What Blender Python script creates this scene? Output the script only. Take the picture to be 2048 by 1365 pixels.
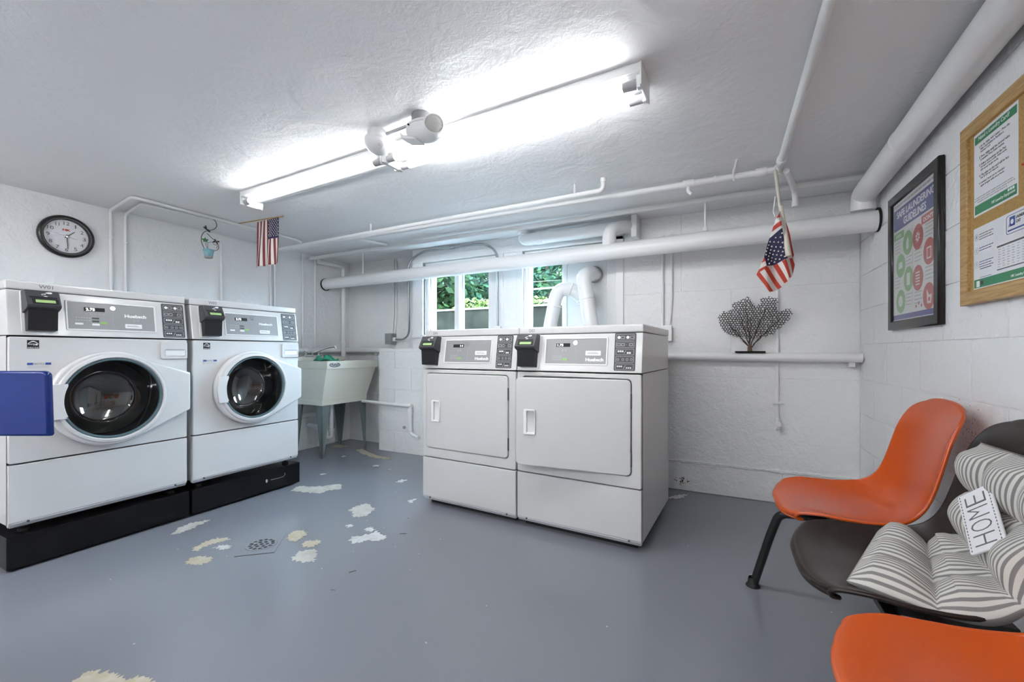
import bpy, bmesh, math, random
from mathutils import Vector, Matrix
random.seed(7)
for o in list(bpy.data.objects):
    bpy.data.objects.remove(o, do_unlink=True)
SC = bpy.context.scene
COL = SC.collection
R = math.radians

# ------------------------------------------------------------------ camera
cd = bpy.data.cameras.new('camera')
cd.sensor_width = 36.0
cd.lens = 845.0 / 2048.0 * 36.0
cd.shift_y = 20.5 / 2048.0
cd.clip_start = 0.02
cam = bpy.data.objects.new('camera', cd)
COL.objects.link(cam)
cam.location = (0, 0, 0.96)
cam.rotation_euler = (R(90), 0, math.atan(423.0 / 845.0))
SC.camera = cam

# ------------------------------------------------------------------ sky, exposure
W = bpy.data.worlds.new('sky')
SC.world = W
W.use_nodes = True
bg = W.node_tree.nodes['Background']
bg.inputs['Color'].default_value = (0.60, 0.81, 1.0, 1)
bg.inputs['Strength'].default_value = 21.0
SC.view_settings.view_transform = 'Standard'
SC.view_settings.look = 'None'
SC.view_settings.gamma = 1
SC.view_settings.use_curve_mapping = False
SC.view_settings.exposure = 1.38

# ------------------------------------------------------------------ materials
MATS = {}
def mat(name, col, rough=0.5, metal=0.0, bump=None, var=None, coat=0.0, spec=0.5, emit=None, distort=0.0):
    """principled material; bump = [(scale, strength, detail), ...]; var = (scale, second colour, lo, hi)"""
    m = bpy.data.materials.new(name)
    m.use_nodes = True
    nt = m.node_tree
    b = nt.nodes['Principled BSDF']
    b.inputs['Base Color'].default_value = (*col, 1)
    b.inputs['Roughness'].default_value = rough
    b.inputs['Metallic'].default_value = metal
    b.inputs['Specular IOR Level'].default_value = spec
    b.inputs['Coat Weight'].default_value = coat
    b.inputs['Coat Roughness'].default_value = 0.05
    if emit:
        b.inputs['Emission Color'].default_value = (*emit[0], 1)
        b.inputs['Emission Strength'].default_value = emit[1]
    tc = None
    def coord():
        nonlocal tc
        if tc is None:
            tc = nt.nodes.new('ShaderNodeNewGeometry')
        return tc.outputs['Position']
    def noise(scale, detail, dist=0.0):
        n = nt.nodes.new('ShaderNodeTexNoise')
        n.inputs['Scale'].default_value = scale
        n.inputs['Detail'].default_value = detail
        n.inputs['Distortion'].default_value = dist
        nt.links.new(coord(), n.inputs['Vector'])
        return n
    if var:
        n = noise(var[0], 5, 0.4)
        cr = nt.nodes.new('ShaderNodeValToRGB')
        cr.color_ramp.elements[0].position = var[2]
        cr.color_ramp.elements[0].color = (*col, 1)
        cr.color_ramp.elements[1].position = var[3]
        cr.color_ramp.elements[1].color = (*var[1], 1)
        nt.links.new(n.outputs['Fac'], cr.inputs['Fac'])
        nt.links.new(cr.outputs['Color'], b.inputs['Base Color'])
    if bump:
        prev = None
        for sc, st, de in bump:
            n = noise(sc, de, distort)
            bp = nt.nodes.new('ShaderNodeBump')
            bp.inputs['Strength'].default_value = 1.0
            bp.inputs['Distance'].default_value = st
            nt.links.new(n.outputs['Fac'], bp.inputs['Height'])
            if prev:
                nt.links.new(prev.outputs['Normal'], bp.inputs['Normal'])
            prev = bp
        nt.links.new(prev.outputs['Normal'], b.inputs['Normal'])
    MATS[name] = m
    return m

def thin_glass(name, tint, gloss=0.08, rough=0.02):
    m = bpy.data.materials.new(name)
    m.use_nodes = True
    nt = m.node_tree
    nt.nodes.remove(nt.nodes['Principled BSDF'])
    out = nt.nodes['Material Output']
    t = nt.nodes.new('ShaderNodeBsdfTransparent'); t.inputs['Color'].default_value = (*tint, 1)
    g = nt.nodes.new('ShaderNodeBsdfGlossy'); g.inputs['Roughness'].default_value = rough
    f = nt.nodes.new('ShaderNodeLayerWeight'); f.inputs['Blend'].default_value = 0.5
    pw = nt.nodes.new('ShaderNodeMath'); pw.operation = 'POWER'; pw.inputs[1].default_value = 5.0
    ad = nt.nodes.new('ShaderNodeMath'); ad.operation = 'MULTIPLY_ADD'; ad.inputs[1].default_value = 0.9; ad.inputs[2].default_value = gloss
    nt.links.new(f.outputs['Facing'], pw.inputs[0])
    mx = nt.nodes.new('ShaderNodeMixShader')
    nt.links.new(pw.outputs[0], ad.inputs[0]); nt.links.new(ad.outputs[0], mx.inputs[0])
    nt.links.new(t.outputs[0], mx.inputs[1]); nt.links.new(g.outputs[0], mx.inputs[2])
    nt.links.new(mx.outputs[0], out.inputs['Surface'])
    MATS[name] = m
    return m

mat('plaster', (0.88, 0.88, 0.885), 0.42, bump=[(7, 0.010, 4), (45, 0.004, 6)], distort=0.6)
mat('ceiling_stucco', (0.88, 0.88, 0.885), 0.5, bump=[(5, 0.008, 3), (24, 0.0022, 5), (95, 0.0009, 4)], distort=1.0)
mat('block_paint', (0.88, 0.88, 0.88), 0.4, bump=[(14, 0.009, 4), (70, 0.0035, 6)], distort=0.5)
mat('pipe_paint', (0.88, 0.88, 0.88), 0.3, bump=[(30, 0.0015, 4)])
mat('white_enamel', (0.66, 0.655, 0.655), 0.22, coat=0.25)
mat('dryer_enamel', (0.63, 0.63, 0.625), 0.3, coat=0.15, bump=[(260, 0.0003, 2)])
mat('white_plastic', (0.82, 0.82, 0.82), 0.28)
mat('grey_flange', (0.52, 0.52, 0.55), 0.4)
mat('panel_grey', (0.30, 0.30, 0.305), 0.35)
mat('panel_light', (0.42, 0.42, 0.43), 0.4)
mat('black_plastic', (0.012, 0.012, 0.014), 0.35, spec=0.35)
mat('dark_grey_plastic', (0.05, 0.05, 0.057), 0.38)
mat('black_paint', (0.006, 0.006, 0.007), 0.2, spec=0.25)
mat('black_slot', (0.004, 0.004, 0.004), 0.6)
mat('lcd_green', (0.34, 0.50, 0.20), 0.4, emit=((0.36, 0.56, 0.20), 0.07))
mat('led_white', (0.9, 0.92, 0.95), 0.5, emit=((0.9, 0.95, 1.0), 1.2))
mat('print_white', (0.88, 0.88, 0.88), 0.5)
mat('print_grey', (0.36, 0.36, 0.37), 0.5)
mat('print_dark', (0.06, 0.06, 0.065), 0.5)
mat('print_green', (0.28, 0.55, 0.14), 0.5)
mat('print_blue', (0.03, 0.075, 0.33), 0.4)
mat('print_red', (0.55, 0.03, 0.03), 0.5)
mat('text_grey', (0.13, 0.13, 0.14), 0.5)
mat('chrome', (0.72, 0.72, 0.73), 0.12, 1.0)
mat('steel', (0.50, 0.51, 0.52), 0.35, 1.0)
mat('drum_steel', (0.42, 0.42, 0.41), 0.3, 1.0)
mat('galvanised', (0.42, 0.43, 0.44), 0.42, 0.8)
mat('box_grey', (0.28, 0.30, 0.31), 0.45)
mat('leg_grey', (0.20, 0.245, 0.25), 0.45)
mat('tub_cream', (0.80, 0.79, 0.69), 0.4)
mat('rubber_black', (0.01, 0.01, 0.01), 0.6)
mat('rim_blue', (0.10, 0.155, 0.175), 0.25)
mat('orange_shell', (0.60, 0.088, 0.006), 0.24, coat=0.15)
mat('brown_shell', (0.022, 0.013, 0.0095), 0.25, spec=0.4)
mat('blue_shell', (0.009, 0.027, 0.17), 0.16, spec=0.35)
mat('tube_black', (0.014, 0.014, 0.014), 0.3)
mat('beam_steel', (0.52, 0.53, 0.54), 0.3, 0.9)
mat('cork', (0.47, 0.29, 0.10), 0.8, var=(160, (0.33, 0.19, 0.055), 0.45, 0.75), bump=[(260, 0.001, 3)])
mat('paper', (0.78, 0.78, 0.80), 0.5)
mat('sheet_white', (0.72, 0.73, 0.72), 0.45)
mat('leaf_green_print', (0.035, 0.24, 0.105), 0.45)
mat('navy_print', (0.075, 0.085, 0.27), 0.45)
mat('soft_green', (0.25, 0.45, 0.20), 0.5)
mat('soft_red', (0.48, 0.11, 0.105), 0.5)
mat('frame_black', (0.018, 0.017, 0.017), 0.25)
mat('flag_red', (0.50, 0.055, 0.03), 0.75)
mat('flag_red_dark', (0.20, 0.035, 0.035), 0.8)
mat('flag_white', (0.74, 0.70, 0.67), 0.8)
mat('flag_navy', (0.028, 0.026, 0.075), 0.8)
mat('stick_wood', (0.42, 0.25, 0.09), 0.5)
mat('stick_cream', (0.70, 0.66, 0.55), 0.5)
mat('coral_iron', (0.045, 0.032, 0.028), 0.5)
mat('coral_stem', (0.13, 0.075, 0.045), 0.6)
mat('teal_glaze', (0.16, 0.42, 0.48), 0.3, var=(30, (0.30, 0.52, 0.55), 0.4, 0.7))
mat('wire_bronze', (0.10, 0.09, 0.08), 0.5, 0.5)
mat('leaf_small', (0.05, 0.20, 0.07), 0.5)
mat('cloth_green', (0.02, 0.25, 0.14), 0.75)
mat('concrete_bare', (0.47, 0.455, 0.42), 0.75, var=(18, (0.36, 0.34, 0.30), 0.4, 0.7), bump=[(60, 0.001, 4)])
mat('concrete_tan', (0.40, 0.35, 0.25), 0.8, var=(30, (0.46, 0.43, 0.36), 0.4, 0.7))
mat('concrete_pale', (0.50, 0.50, 0.50), 0.7, var=(22, (0.38, 0.38, 0.38), 0.45, 0.7))
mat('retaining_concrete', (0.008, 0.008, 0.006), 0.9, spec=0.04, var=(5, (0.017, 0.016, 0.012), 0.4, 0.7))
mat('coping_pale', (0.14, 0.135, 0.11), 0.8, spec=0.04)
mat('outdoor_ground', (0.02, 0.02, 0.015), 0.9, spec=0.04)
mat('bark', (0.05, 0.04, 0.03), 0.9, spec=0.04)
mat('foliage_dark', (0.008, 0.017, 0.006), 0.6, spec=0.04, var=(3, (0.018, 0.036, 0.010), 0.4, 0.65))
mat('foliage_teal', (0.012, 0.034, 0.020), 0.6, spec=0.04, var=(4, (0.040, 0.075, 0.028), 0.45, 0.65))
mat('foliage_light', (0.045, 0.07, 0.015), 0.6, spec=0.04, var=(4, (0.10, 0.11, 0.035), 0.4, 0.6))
mat('tube_glow', (0.9, 0.9, 0.9), 0.4, emit=((0.97, 0.985, 1.0), 11.0))
mat('tube_glow_fill', (0.9, 0.9, 0.9), 0.4, emit=((0.97, 0.985, 1.0), 14.0))  # stronger glow for the added fill strips behind the camera
mat('fixture_enamel', (0.80, 0.80, 0.79), 0.35)
mat('lens_grey', (0.42, 0.42, 0.40), 0.35, bump=[(120, 0.002, 2)])
mat('conduit_box', (0.30, 0.30, 0.31), 0.5)
mat('sill_paint', (0.82, 0.82, 0.82), 0.3)
mat('dark_stain', (0.10, 0.05, 0.045), 0.8)
thin_glass('window_glass', (0.92, 0.98, 0.98), 0.05)
thin_glass('plexiglass', (0.97, 0.97, 0.97), 0.05)
thin_glass('door_glass', (0.42, 0.43, 0.43), 0.13, 0.03)

def oak_mat():
    m = mat('oak', (0.50, 0.31, 0.115), 0.4)
    nt = m.node_tree; b = nt.nodes['Principled BSDF']
    g = nt.nodes.new('ShaderNodeNewGeometry')
    mp = nt.nodes.new('ShaderNodeMapping'); mp.inputs['Scale'].default_value = (60, 4, 60)
    n = nt.nodes.new('ShaderNodeTexNoise'); n.inputs['Scale'].default_value = 3; n.inputs['Detail'].default_value = 6
    cr = nt.nodes.new('ShaderNodeValToRGB')
    cr.color_ramp.elements[0].position = .35; cr.color_ramp.elements[0].color = (.38, .215, .07, 1)
    cr.color_ramp.elements[1].position = .65; cr.color_ramp.elements[1].color = (.56, .36, .14, 1)
    nt.links.new(g.outputs['Position'], mp.inputs['Vector']); nt.links.new(mp.outputs[0], n.inputs['Vector'])
    nt.links.new(n.outputs['Fac'], cr.inputs['Fac']); nt.links.new(cr.outputs[0], b.inputs['Base Color'])
oak_mat()

def floor_mat():
    m = mat('floor_paint', (0.208, 0.220, 0.252), 0.2)
    nt = m.node_tree; b = nt.nodes['Principled BSDF']; L = nt.links.new
    g = nt.nodes.new('ShaderNodeNewGeometry')
    # tiny paint flecks
    v = nt.nodes.new('ShaderNodeTexVoronoi'); v.inputs['Scale'].default_value = 14; v.inputs['Randomness'].default_value = 1
    L(g.outputs['Position'], v.inputs['Vector'])
    lt = nt.nodes.new('ShaderNodeMath'); lt.operation = 'LESS_THAN'; lt.inputs[1].default_value = 0.05
    L(v.outputs['Distance'], lt.inputs[0])
    sp = nt.nodes.new('ShaderNodeSeparateColor'); L(v.outputs['Color'], sp.inputs[0])
    gt = nt.nodes.new('ShaderNodeMath'); gt.operation = 'GREATER_THAN'; gt.inputs[1].default_value = 0.7
    L(sp.outputs[0], gt.inputs[0])
    mu = nt.nodes.new('ShaderNodeMath'); mu.operation = 'MULTIPLY'; L(lt.outputs[0], mu.inputs[0]); L(gt.outputs[0], mu.inputs[1])
    mx = nt.nodes.new('ShaderNodeMix'); mx.data_type = 'RGBA'
    L(mu.outputs[0], mx.inputs[0]); mx.inputs[6].default_value = (0.208, 0.220, 0.252, 1); mx.inputs[7].default_value = (.42, .42, .42, 1)
    L(mx.outputs[2], b.inputs['Base Color'])
floor_mat()

def stripe_mat():
    m = mat('ticking_stripe', (0.7, 0.7, 0.7), 0.85)
    nt = m.node_tree; b = nt.nodes['Principled BSDF']; L = nt.links.new
    uv = nt.nodes.new('ShaderNodeUVMap'); uv.uv_map = 'UVMap'
    sx = nt.nodes.new('ShaderNodeSeparateXYZ'); L(uv.outputs[0], sx.inputs[0])
    mu = nt.nodes.new('ShaderNodeMath'); mu.operation = 'MULTIPLY'; mu.inputs[1].default_value = 1.0; L(sx.outputs[0], mu.inputs[0])
    fr = nt.nodes.new('ShaderNodeMath'); fr.operation = 'FRACT'; L(mu.outputs[0], fr.inputs[0])
    cr = nt.nodes.new('ShaderNodeValToRGB'); cr.color_ramp.interpolation = 'LINEAR'
    e = cr.color_ramp.elements
    e[0].position = .0; e[0].color = (.66, .64, .60, 1)
    e[1].position = .50; e[1].color = (.66, .64, .60, 1)
    for p, c in ((.56, (.24, .235, .23)), (.94, (.24, .235, .23)), (1.0, (.66, .64, .60))):
        x = e.new(p); x.color = (*c, 1)
    L(fr.outputs[0], cr.inputs[0]); L(cr.outputs[0], b.inputs['Base Color'])
    n = nt.nodes.new('ShaderNodeTexNoise'); n.inputs['Scale'].default_value = 400
    bp = nt.nodes.new('ShaderNodeBump'); bp.inputs['Distance'].default_value = .0006
    L(n.outputs['Fac'], bp.inputs['Height']); L(bp.outputs[0], b.inputs['Normal'])
stripe_mat()

# ------------------------------------------------------------------ mesh helpers
def tag(o, label, cat, group=None):
    o['label'] = label; o['category'] = cat
    if group: o['group'] = group
    return o
def thing(name, label, cat, loc=(0, 0, 0), rz=0.0, group=None):
    o = bpy.data.objects.new(name, None); COL.objects.link(o)
    o.empty_display_size = .05
    o.location = loc; o.rotation_euler = (0, 0, rz)
    return tag(o, label, cat, group)
def obj(name, data, m, parent=None, mtx=None, smooth=False, label=None):
    if isinstance(data, bmesh.types.BMesh):
        me = bpy.data.meshes.new(name); data.to_mesh(me); data.free()
    else:
        me = data
    for x in (m if isinstance(m, (list, tuple)) else [m]):
        if x and not (len(me.materials) and x is me.materials[0]):
            me.materials.append(MATS[x] if isinstance(x, str) else x)
    if smooth:
        me.polygons.foreach_set('use_smooth', [True] * len(me.polygons))
    o = bpy.data.objects.new(name, me); COL.objects.link(o)
    if parent: o.parent = parent
    if mtx is not None: o.matrix_local = mtx
    if label: o['label'] = label
    return o
def smooth_angle(o, deg=35):
    me = o.data
    me.polygons.foreach_set('use_smooth', [True] * len(me.polygons))
    me.set_sharp_from_angle(angle=R(deg))
    return o
def struct(name, data, m, parent=None, smooth=False):
    o = obj(name, data, m, parent, smooth=smooth)
    if parent is None: o['kind'] = 'structure'
    return o
def box(bm, x0, x1, y0, y1, z0, z1, mtx=None):
    vs = [bm.verts.new((x, y, z)) for z in (z0, z1) for y in (y0, y1) for x in (x0, x1)]
    for f in ((0, 2, 3, 1), (4, 5, 7, 6), (0, 1, 5, 4), (1, 3, 7, 5), (3, 2, 6, 7), (2, 0, 4, 6)):
        bm.faces.new([vs[i] for i in f])
    if mtx is not None: bmesh.ops.transform(bm, matrix=mtx, verts=vs)
    return vs
def bevel(bm, off, seg=2, edges=None):
    bmesh.ops.bevel(bm, geom=list(edges or bm.edges), offset=off, segments=seg, profile=.7, affect='EDGES', clamp_overlap=True)
    return bm
def rbox(x0, x1, y0, y1, z0, z1, r=.004, seg=2):
    bm = bmesh.new(); box(bm, x0, x1, y0, y1, z0, z1)
    if r: bevel(bm, r, seg)
    return bm
def prism(bm, poly, axis, a, b):
    """extrude a 2-D polygon along axis ('x','y','z') from a to b"""
    def P(p, t):
        return {'x': (t, p[0], p[1]), 'y': (p[0], t, p[1]), 'z': (p[0], p[1], t)}[axis]
    v0 = [bm.verts.new(P(p, a)) for p in poly]; v1 = [bm.verts.new(P(p, b)) for p in poly]
    n = len(poly)
    bm.faces.new(v0); bm.faces.new(v1[::-1])
    for i in range(n):
        bm.faces.new((v0[i], v1[i], v1[(i + 1) % n], v0[(i + 1) % n]))
    bmesh.ops.recalc_face_normals(bm, faces=bm.faces)
    return bm
def fillet(pts, r, n=6):
    pts = [Vector(p) for p in pts]
    if r <= 0 or len(pts) < 3: return pts
    out = [pts[0]]
    for i in range(1, len(pts) - 1):
        a, b, c = pts[i - 1], pts[i], pts[i + 1]
        d0 = (a - b); d1 = (c - b)
        k = min(r, d0.length * .49, d1.length * .49)
        p0 = b + d0.normalized() * k; p1 = b + d1.normalized() * k
        for j in range(n + 1):
            t = j / n
            out.append(p0 * (1 - t) ** 2 + b * 2 * t * (1 - t) + p1 * t * t)
    out.append(pts[-1])
    return out
def tube(bm, pts, r, seg=12, bend=0.0, n=6, caps=True):
    pts = fillet(pts, bend, n)
    N = len(pts)
    rr = r if isinstance(r, (list, tuple)) else None
    tang = []
    for i in range(N):
        a = pts[max(0, i - 1)]; b = pts[min(N - 1, i + 1)]
        tang.append((b - a).normalized())
    up = Vector((0, 0, 1)) if abs(tang[0].z) < .9 else Vector((1, 0, 0))
    side = tang[0].cross(up).normalized()
    rings = []
    for i in range(N):
        side = (side - tang[i] * side.dot(tang[i])).normalized()
        nb = tang[i].cross(side)
        R_ = (rr[min(i, len(rr) - 1)] if rr else r)
        rings.append([bm.verts.new(pts[i] + (side * math.cos(a) + nb * math.sin(a)) * R_)
                      for a in [2 * math.pi * k / seg for k in range(seg)]])
    for i in range(N - 1):
        for k in range(seg):
            bm.faces.new((rings[i][k], rings[i][(k + 1) % seg], rings[i + 1][(k + 1) % seg], rings[i + 1][k]))
    if caps:
        bm.faces.new(rings[0][::-1]); bm.faces.new(rings[-1])
    return bm
def tube_obj(name, pts, r, m, parent=None, seg=12, bend=0.0, n=6, mtx=None):
    bm = tube(bmesh.new(), pts, r, seg, bend, n)
    bmesh.ops.recalc_face_normals(bm, faces=bm.faces)
    o = obj(name, bm, m, parent, mtx)
    return smooth_angle(o, 50)
def lathe(bm, prof, seg=32, mtx=None, close=False):
    """profile [(r, z)] spun about z"""
    rings = []
    for r, z in prof:
        if r < 1e-6:
            rings.append([bm.verts.new((0, 0, z))])
        else:
            rings.append([bm.verts.new((r * math.cos(2 * math.pi * k / seg), r * math.sin(2 * math.pi * k / seg), z)) for k in range(seg)])
    for a, b in zip(rings[:-1], rings[1:]):
        for k in range(seg):
            k2 = (k + 1) % seg
            if len(a) == 1 and len(b) == 1: continue
            if len(a) == 1: bm.faces.new((a[0], b[k], b[k2]))
            elif len(b) == 1: bm.faces.new((a[k], a[k2], b[0]))
            else: bm.faces.new((a[k], a[k2], b[k2], b[k]))
    if mtx is not None:
        bmesh.ops.transform(bm, matrix=mtx, verts=[v for r in rings for v in r])
    bmesh.ops.recalc_face_normals(bm, faces=bm.faces)
    return bm
def lathe_obj(name, prof, m, parent=None, mtx=None, seg=32, ang=40):
    return smooth_angle(obj(name, lathe(bmesh.new(), prof, seg), m, parent, mtx), ang)
def rrect(x0, y0, x1, y1, r, n=5):
    out = []
    for cx, cy, a0 in ((x1 - r, y1 - r, 0), (x0 + r, y1 - r, 90), (x0 + r, y0 + r, 180), (x1 - r, y0 + r, 270)):
        for k in range(n + 1):
            a = R(a0 + 90 * k / n)
            out.append((cx + r * math.cos(a), cy + r * math.sin(a)))
    return out
def circ(cx, cy, r, n=32, ry=None):
    return [(cx + r * math.cos(2 * math.pi * k / n), cy + (ry or r) * math.sin(2 * math.pi * k / n)) for k in range(n)]
def rect(x0, y0, x1, y1): return [(x0, y0), (x1, y0), (x1, y1), (x0, y1)]
def shape(loops, t, bev=0.0, z0=0.0):
    """filled 2-D loops (holes by even-odd) of thickness t standing on z0; returns a mesh"""
    if not isinstance(loops[0][0], (list, tuple)): loops = [loops]
    cu = bpy.data.curves.new('c', 'CURVE'); cu.dimensions = '2D'; cu.fill_mode = 'BOTH'
    cu.extrude = max(t / 2 - bev, 0); cu.bevel_depth = bev; cu.bevel_resolution = 1
    if bev: cu.offset = -bev
    for lp in loops:
        s = cu.splines.new('POLY'); s.points.add(len(lp) - 1)
        for p, (x, y) in zip(s.points, lp): p.co = (x, y, 0, 1)
        s.use_cyclic_u = True
    ob = bpy.data.objects.new('c', cu)
    me = bpy.data.meshes.new_from_object(ob)
    bpy.data.objects.remove(ob); bpy.data.curves.remove(cu)
    me.transform(Matrix.Translation((0, 0, z0 + t / 2)))
    me.materials.clear()
    return me
def thicken(bm, t):
    bm.normal_update()
    faces = list(bm.faces); rim = [e.link_loops[0] for e in bm.edges if len(e.link_faces) == 1]
    mp = {v: bm.verts.new(v.co - v.normal * t) for v in list(bm.verts)}
    for f in faces:
        q = bm.faces.new([mp[v] for v in reversed(f.verts)]); q.material_index = f.material_index; q.smooth = f.smooth
    for l in rim:
        a_, b_ = l.vert, l.link_loop_next.vert
        q = bm.faces.new((b_, a_, mp[a_], mp[b_])); q.material_index = l.face.material_index
    return bm
def quad(lp, z):
    bm = bmesh.new(); bm.faces.new([bm.verts.new((x, y, z)) for x, y in lp]); return bm
TXT = {}
def text_mesh(s, bold=0.0):
    if (s, bold) in TXT: return TXT[(s, bold)]
    cu = bpy.data.curves.new('t', 'FONT'); cu.body = s; cu.size = 1; cu.resolution_u = 3; cu.extrude = .004; cu.offset = bold
    cu.fill_mode = 'FRONT'
    ob = bpy.data.objects.new('t', cu)
    me = bpy.data.meshes.new_from_object(ob)
    bpy.data.objects.remove(ob); bpy.data.curves.remove(cu)
    me.materials.clear()
    xs = [v.co.x for v in me.vertices]; ys = [v.co.y for v in me.vertices]
    TXT[(s, bold)] = (me, min(xs), max(xs), min(ys), max(ys))
    return TXT[(s, bold)]
def text(s, x0, y0, x1, y1, m, parent, frame, off=.0012, bold=0.0, name='lettering', rot=0.0):
    """lettering fitted to the box x0..x1, y0..y1 of a surface frame"""
    me, a, b, c, d = text_mesh(s, bold)
    me = me.copy()
    sx = (x1 - x0) / (b - a); sy = (y1 - y0) / (d - c)
    T = Matrix.Translation((x0 - a * sx, y0 - c * sy, off)) @ Matrix.Diagonal((sx, sy, .05, 1))
    if rot:
        cx, cy = (x0 + x1) / 2, (y0 + y1) / 2
        T = Matrix.Translation((cx, cy, 0)) @ Matrix.Rotation(rot, 4, 'Z') @ Matrix.Translation((-cx, -cy, 0)) @ T
    return obj(name, me, m, parent, frame @ T)
def decal(loops, m, parent, frame, off=.0006, t=.0006, name='print', bev=0.0, label=None):
    return obj(name, shape(loops, t, bev, off), m, parent, frame, label=label)
def rects_mesh(rs, t=.0004, z0=.0008):
    bm = bmesh.new()
    for x0, y0, x1, y1 in rs: box(bm, x0, x1, y0, y1, z0, z0 + t)
    return bm
def frame(o, ex, ey, ez):
    return Matrix(((ex[0], ey[0], ez[0], o[0]), (ex[1], ey[1], ez[1], o[1]), (ex[2], ey[2], ez[2], o[2]), (0, 0, 0, 1)))
def children_of(o): return [c for c in COL.objects if c.parent is o]

# ================================================================== ROOM
CEIL = 1.91; RX = .72; LX = -3.66; BY = 3.14; NY = 3.34; FY = -1.5
def inv(root): return root.matrix_basis.inverted() if root else None
FLOOR = struct('floor', (lambda bm: (box(bm, LX - .1, RX + .1, FY - .1, NY + .1, -.08, 0), bm)[1])(bmesh.new()), 'floor_paint')
struct('ceiling', (lambda bm: (box(bm, LX - .1, RX + .1, FY - .1, NY + .1, CEIL, CEIL + .1), bm)[1])(bmesh.new()), 'ceiling_stucco')
struct('wall_left', (lambda bm: (box(bm, LX - .1, LX, FY - .1, NY + .1, 0, CEIL), bm)[1])(bmesh.new()), 'plaster')
struct('wall_front', (lambda bm: (box(bm, LX, RX, FY - .1, FY, 0, CEIL), bm)[1])(bmesh.new()), 'plaster')
W1 = (-2.49, -1.70); W2 = (-1.47, -.71); WZ = (1.10, 1.78)
bm = bmesh.new()
y0 = BY + .003
box(bm, W2[1], RX + .1, y0, NY, 0, CEIL)
box(bm, -2.62, W2[1], y0, NY, 0, WZ[0])
box(bm, -2.62, W2[1], y0, NY, WZ[1], CEIL)
box(bm, -2.62, W1[0], y0, NY, WZ[0], WZ[1])
box(bm, W1[1], W2[0], y0, NY, WZ[0], WZ[1])
box(bm, LX - .1, -2.6, NY, NY + .1, 0, CEIL)
WB = struct('wall_back', bm, 'block_paint')
# cast slabs of the back wall, joints slightly recessed
def slab(parent, x0, x1, z0, z1, y, m='block_paint', t=.02, g=.0015, r=.0018, name='block'):
    b = rbox(x0 + g, x1 - g, y, y + t, z0 + g, z1 - g, r, 1)
    return obj(name, b, m, parent)
zc = [0, .19, .785, 1.37, CEIL]
for i in range(4):
    xs = [W2[1], .045, RX] if i in (1, 2) else [W2[1], -.26, .33, RX]
    for a, b_ in zip(xs[:-1], xs[1:]):
        slab(WB, a, b_, zc[i], zc[i + 1], BY - (.004 if i == 0 else 0))
for a, b_ in ((-2.62, W1[0]), (W1[1], W2[0])):
    slab(WB, a, b_, WZ[0], WZ[1], BY, g=0)
slab(WB, -2.62, W2[1], WZ[1], CEIL, BY, g=0)
# right wall: painted block courses
bm = bmesh.new(); box(bm, RX + .0055, RX + .1, FY - .1, NY, 0, CEIL)
WR = struct('wall_right', bm, 'block_paint')
bl = {}
def wall_block(parent, key, dims, m, loc):
    if key not in bl:
        b = rbox(0, dims[0], 0, dims[1], 0, dims[2], .0035, 2)
        me = bpy.data.meshes.new('block'); b.to_mesh(me); b.free(); me.materials.append(MATS[m]); bl[key] = me
    o = bpy.data.objects.new('block', bl[key]); COL.objects.link(o); o.parent = parent; o.location = loc
    return o
g = .0045
for c in range(10):
    z0 = c * .2; h = min(.2, CEIL - z0)
    yy = -1.5 if c % 2 else -1.3
    while yy < BY:
        y1 = min(yy + .4, BY)
        d = (.012, round(y1 - yy - g, 4), round(h - g, 4))
        wall_block(WR, ('r',) + d, d, 'block_paint', (RX + random.uniform(0, .0012), yy, z0))
        yy += .4
# block base wall under the windows
bm = bmesh.new(); box(bm, -2.995, -.385, 3.106, NY, 0, .955)
PR = struct('wall_pier', bm, 'block_paint')
zz = [0, .2, .4, .6, .8, .965]
for c in range(5):
    xx = -3.0 if c % 2 else -3.2
    while xx < -.38:
        x0 = max(xx, -3.0); x1 = min(xx + .4, -.38)
        if x1 - x0 > .03:
            d = (round(x1 - x0 - g, 4), .014, round(zz[c + 1] - zz[c] - g, 4))
            wall_block(PR, ('p',) + d, d, 'block_paint', (x0, 3.10 - random.uniform(0, .002), zz[c]))
        xx += .4
bm = rbox(-3.005, -.375, 3.094, NY, .955, .985, .006); obj('capping', bm, 'block_paint', PR)
bm = rbox(-3.005, -2.997, 3.12, NY, 0, .955, .002); obj('return_face', bm, 'block_paint', PR)
# rough ledge of mortar along the foot of the back wall, and floor edge
bm = bmesh.new(); random.seed(3)
for k in range(46):
    x = -.36 + k * .024
    box(bm, x, x + .026, BY - .006 - random.uniform(.001, .006), BY + .01, .195 + random.uniform(-.006, .006), .205 + random.uniform(0, .008))
bevel(bm, .002, 1); obj('mortar_ridge', bm, 'block_paint', WB)
# scuffs and mould specks with outlines of their own
def specks(parent, F, n, cx, cz, sx, sz, r0, r1, m):
    bm = bmesh.new()
    for k in range(n):
        x = cx + random.gauss(0, sx); z = cz + random.gauss(0, sz); r = random.uniform(r0, r1)
        vs = [bm.verts.new(F @ Vector((x + r * random.uniform(.5, 1.1) * math.cos(a), z + r * random.uniform(.6, 1.6) * math.sin(a), .0006))) for a in [2 * math.pi * i / 6 for i in range(6)]]
        bm.faces.new(vs)
    o = obj('scuff_marks', bm, m, parent); o['kind'] = 'stuff'
specks(WR, frame((RX - .001, 0, 0), (0, -1, 0), (0, 0, 1), (-1, 0, 0)), 170, -1.895, .655, .030, .055, .0007, .0022, 'dark_stain')
specks(WB, frame((0, BY - .005, 0), (1, 0, 0), (0, 0, 1), (0, -1, 0)), 26, -.265, .07, .022, .018, .002, .006, 'dark_stain')
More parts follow.
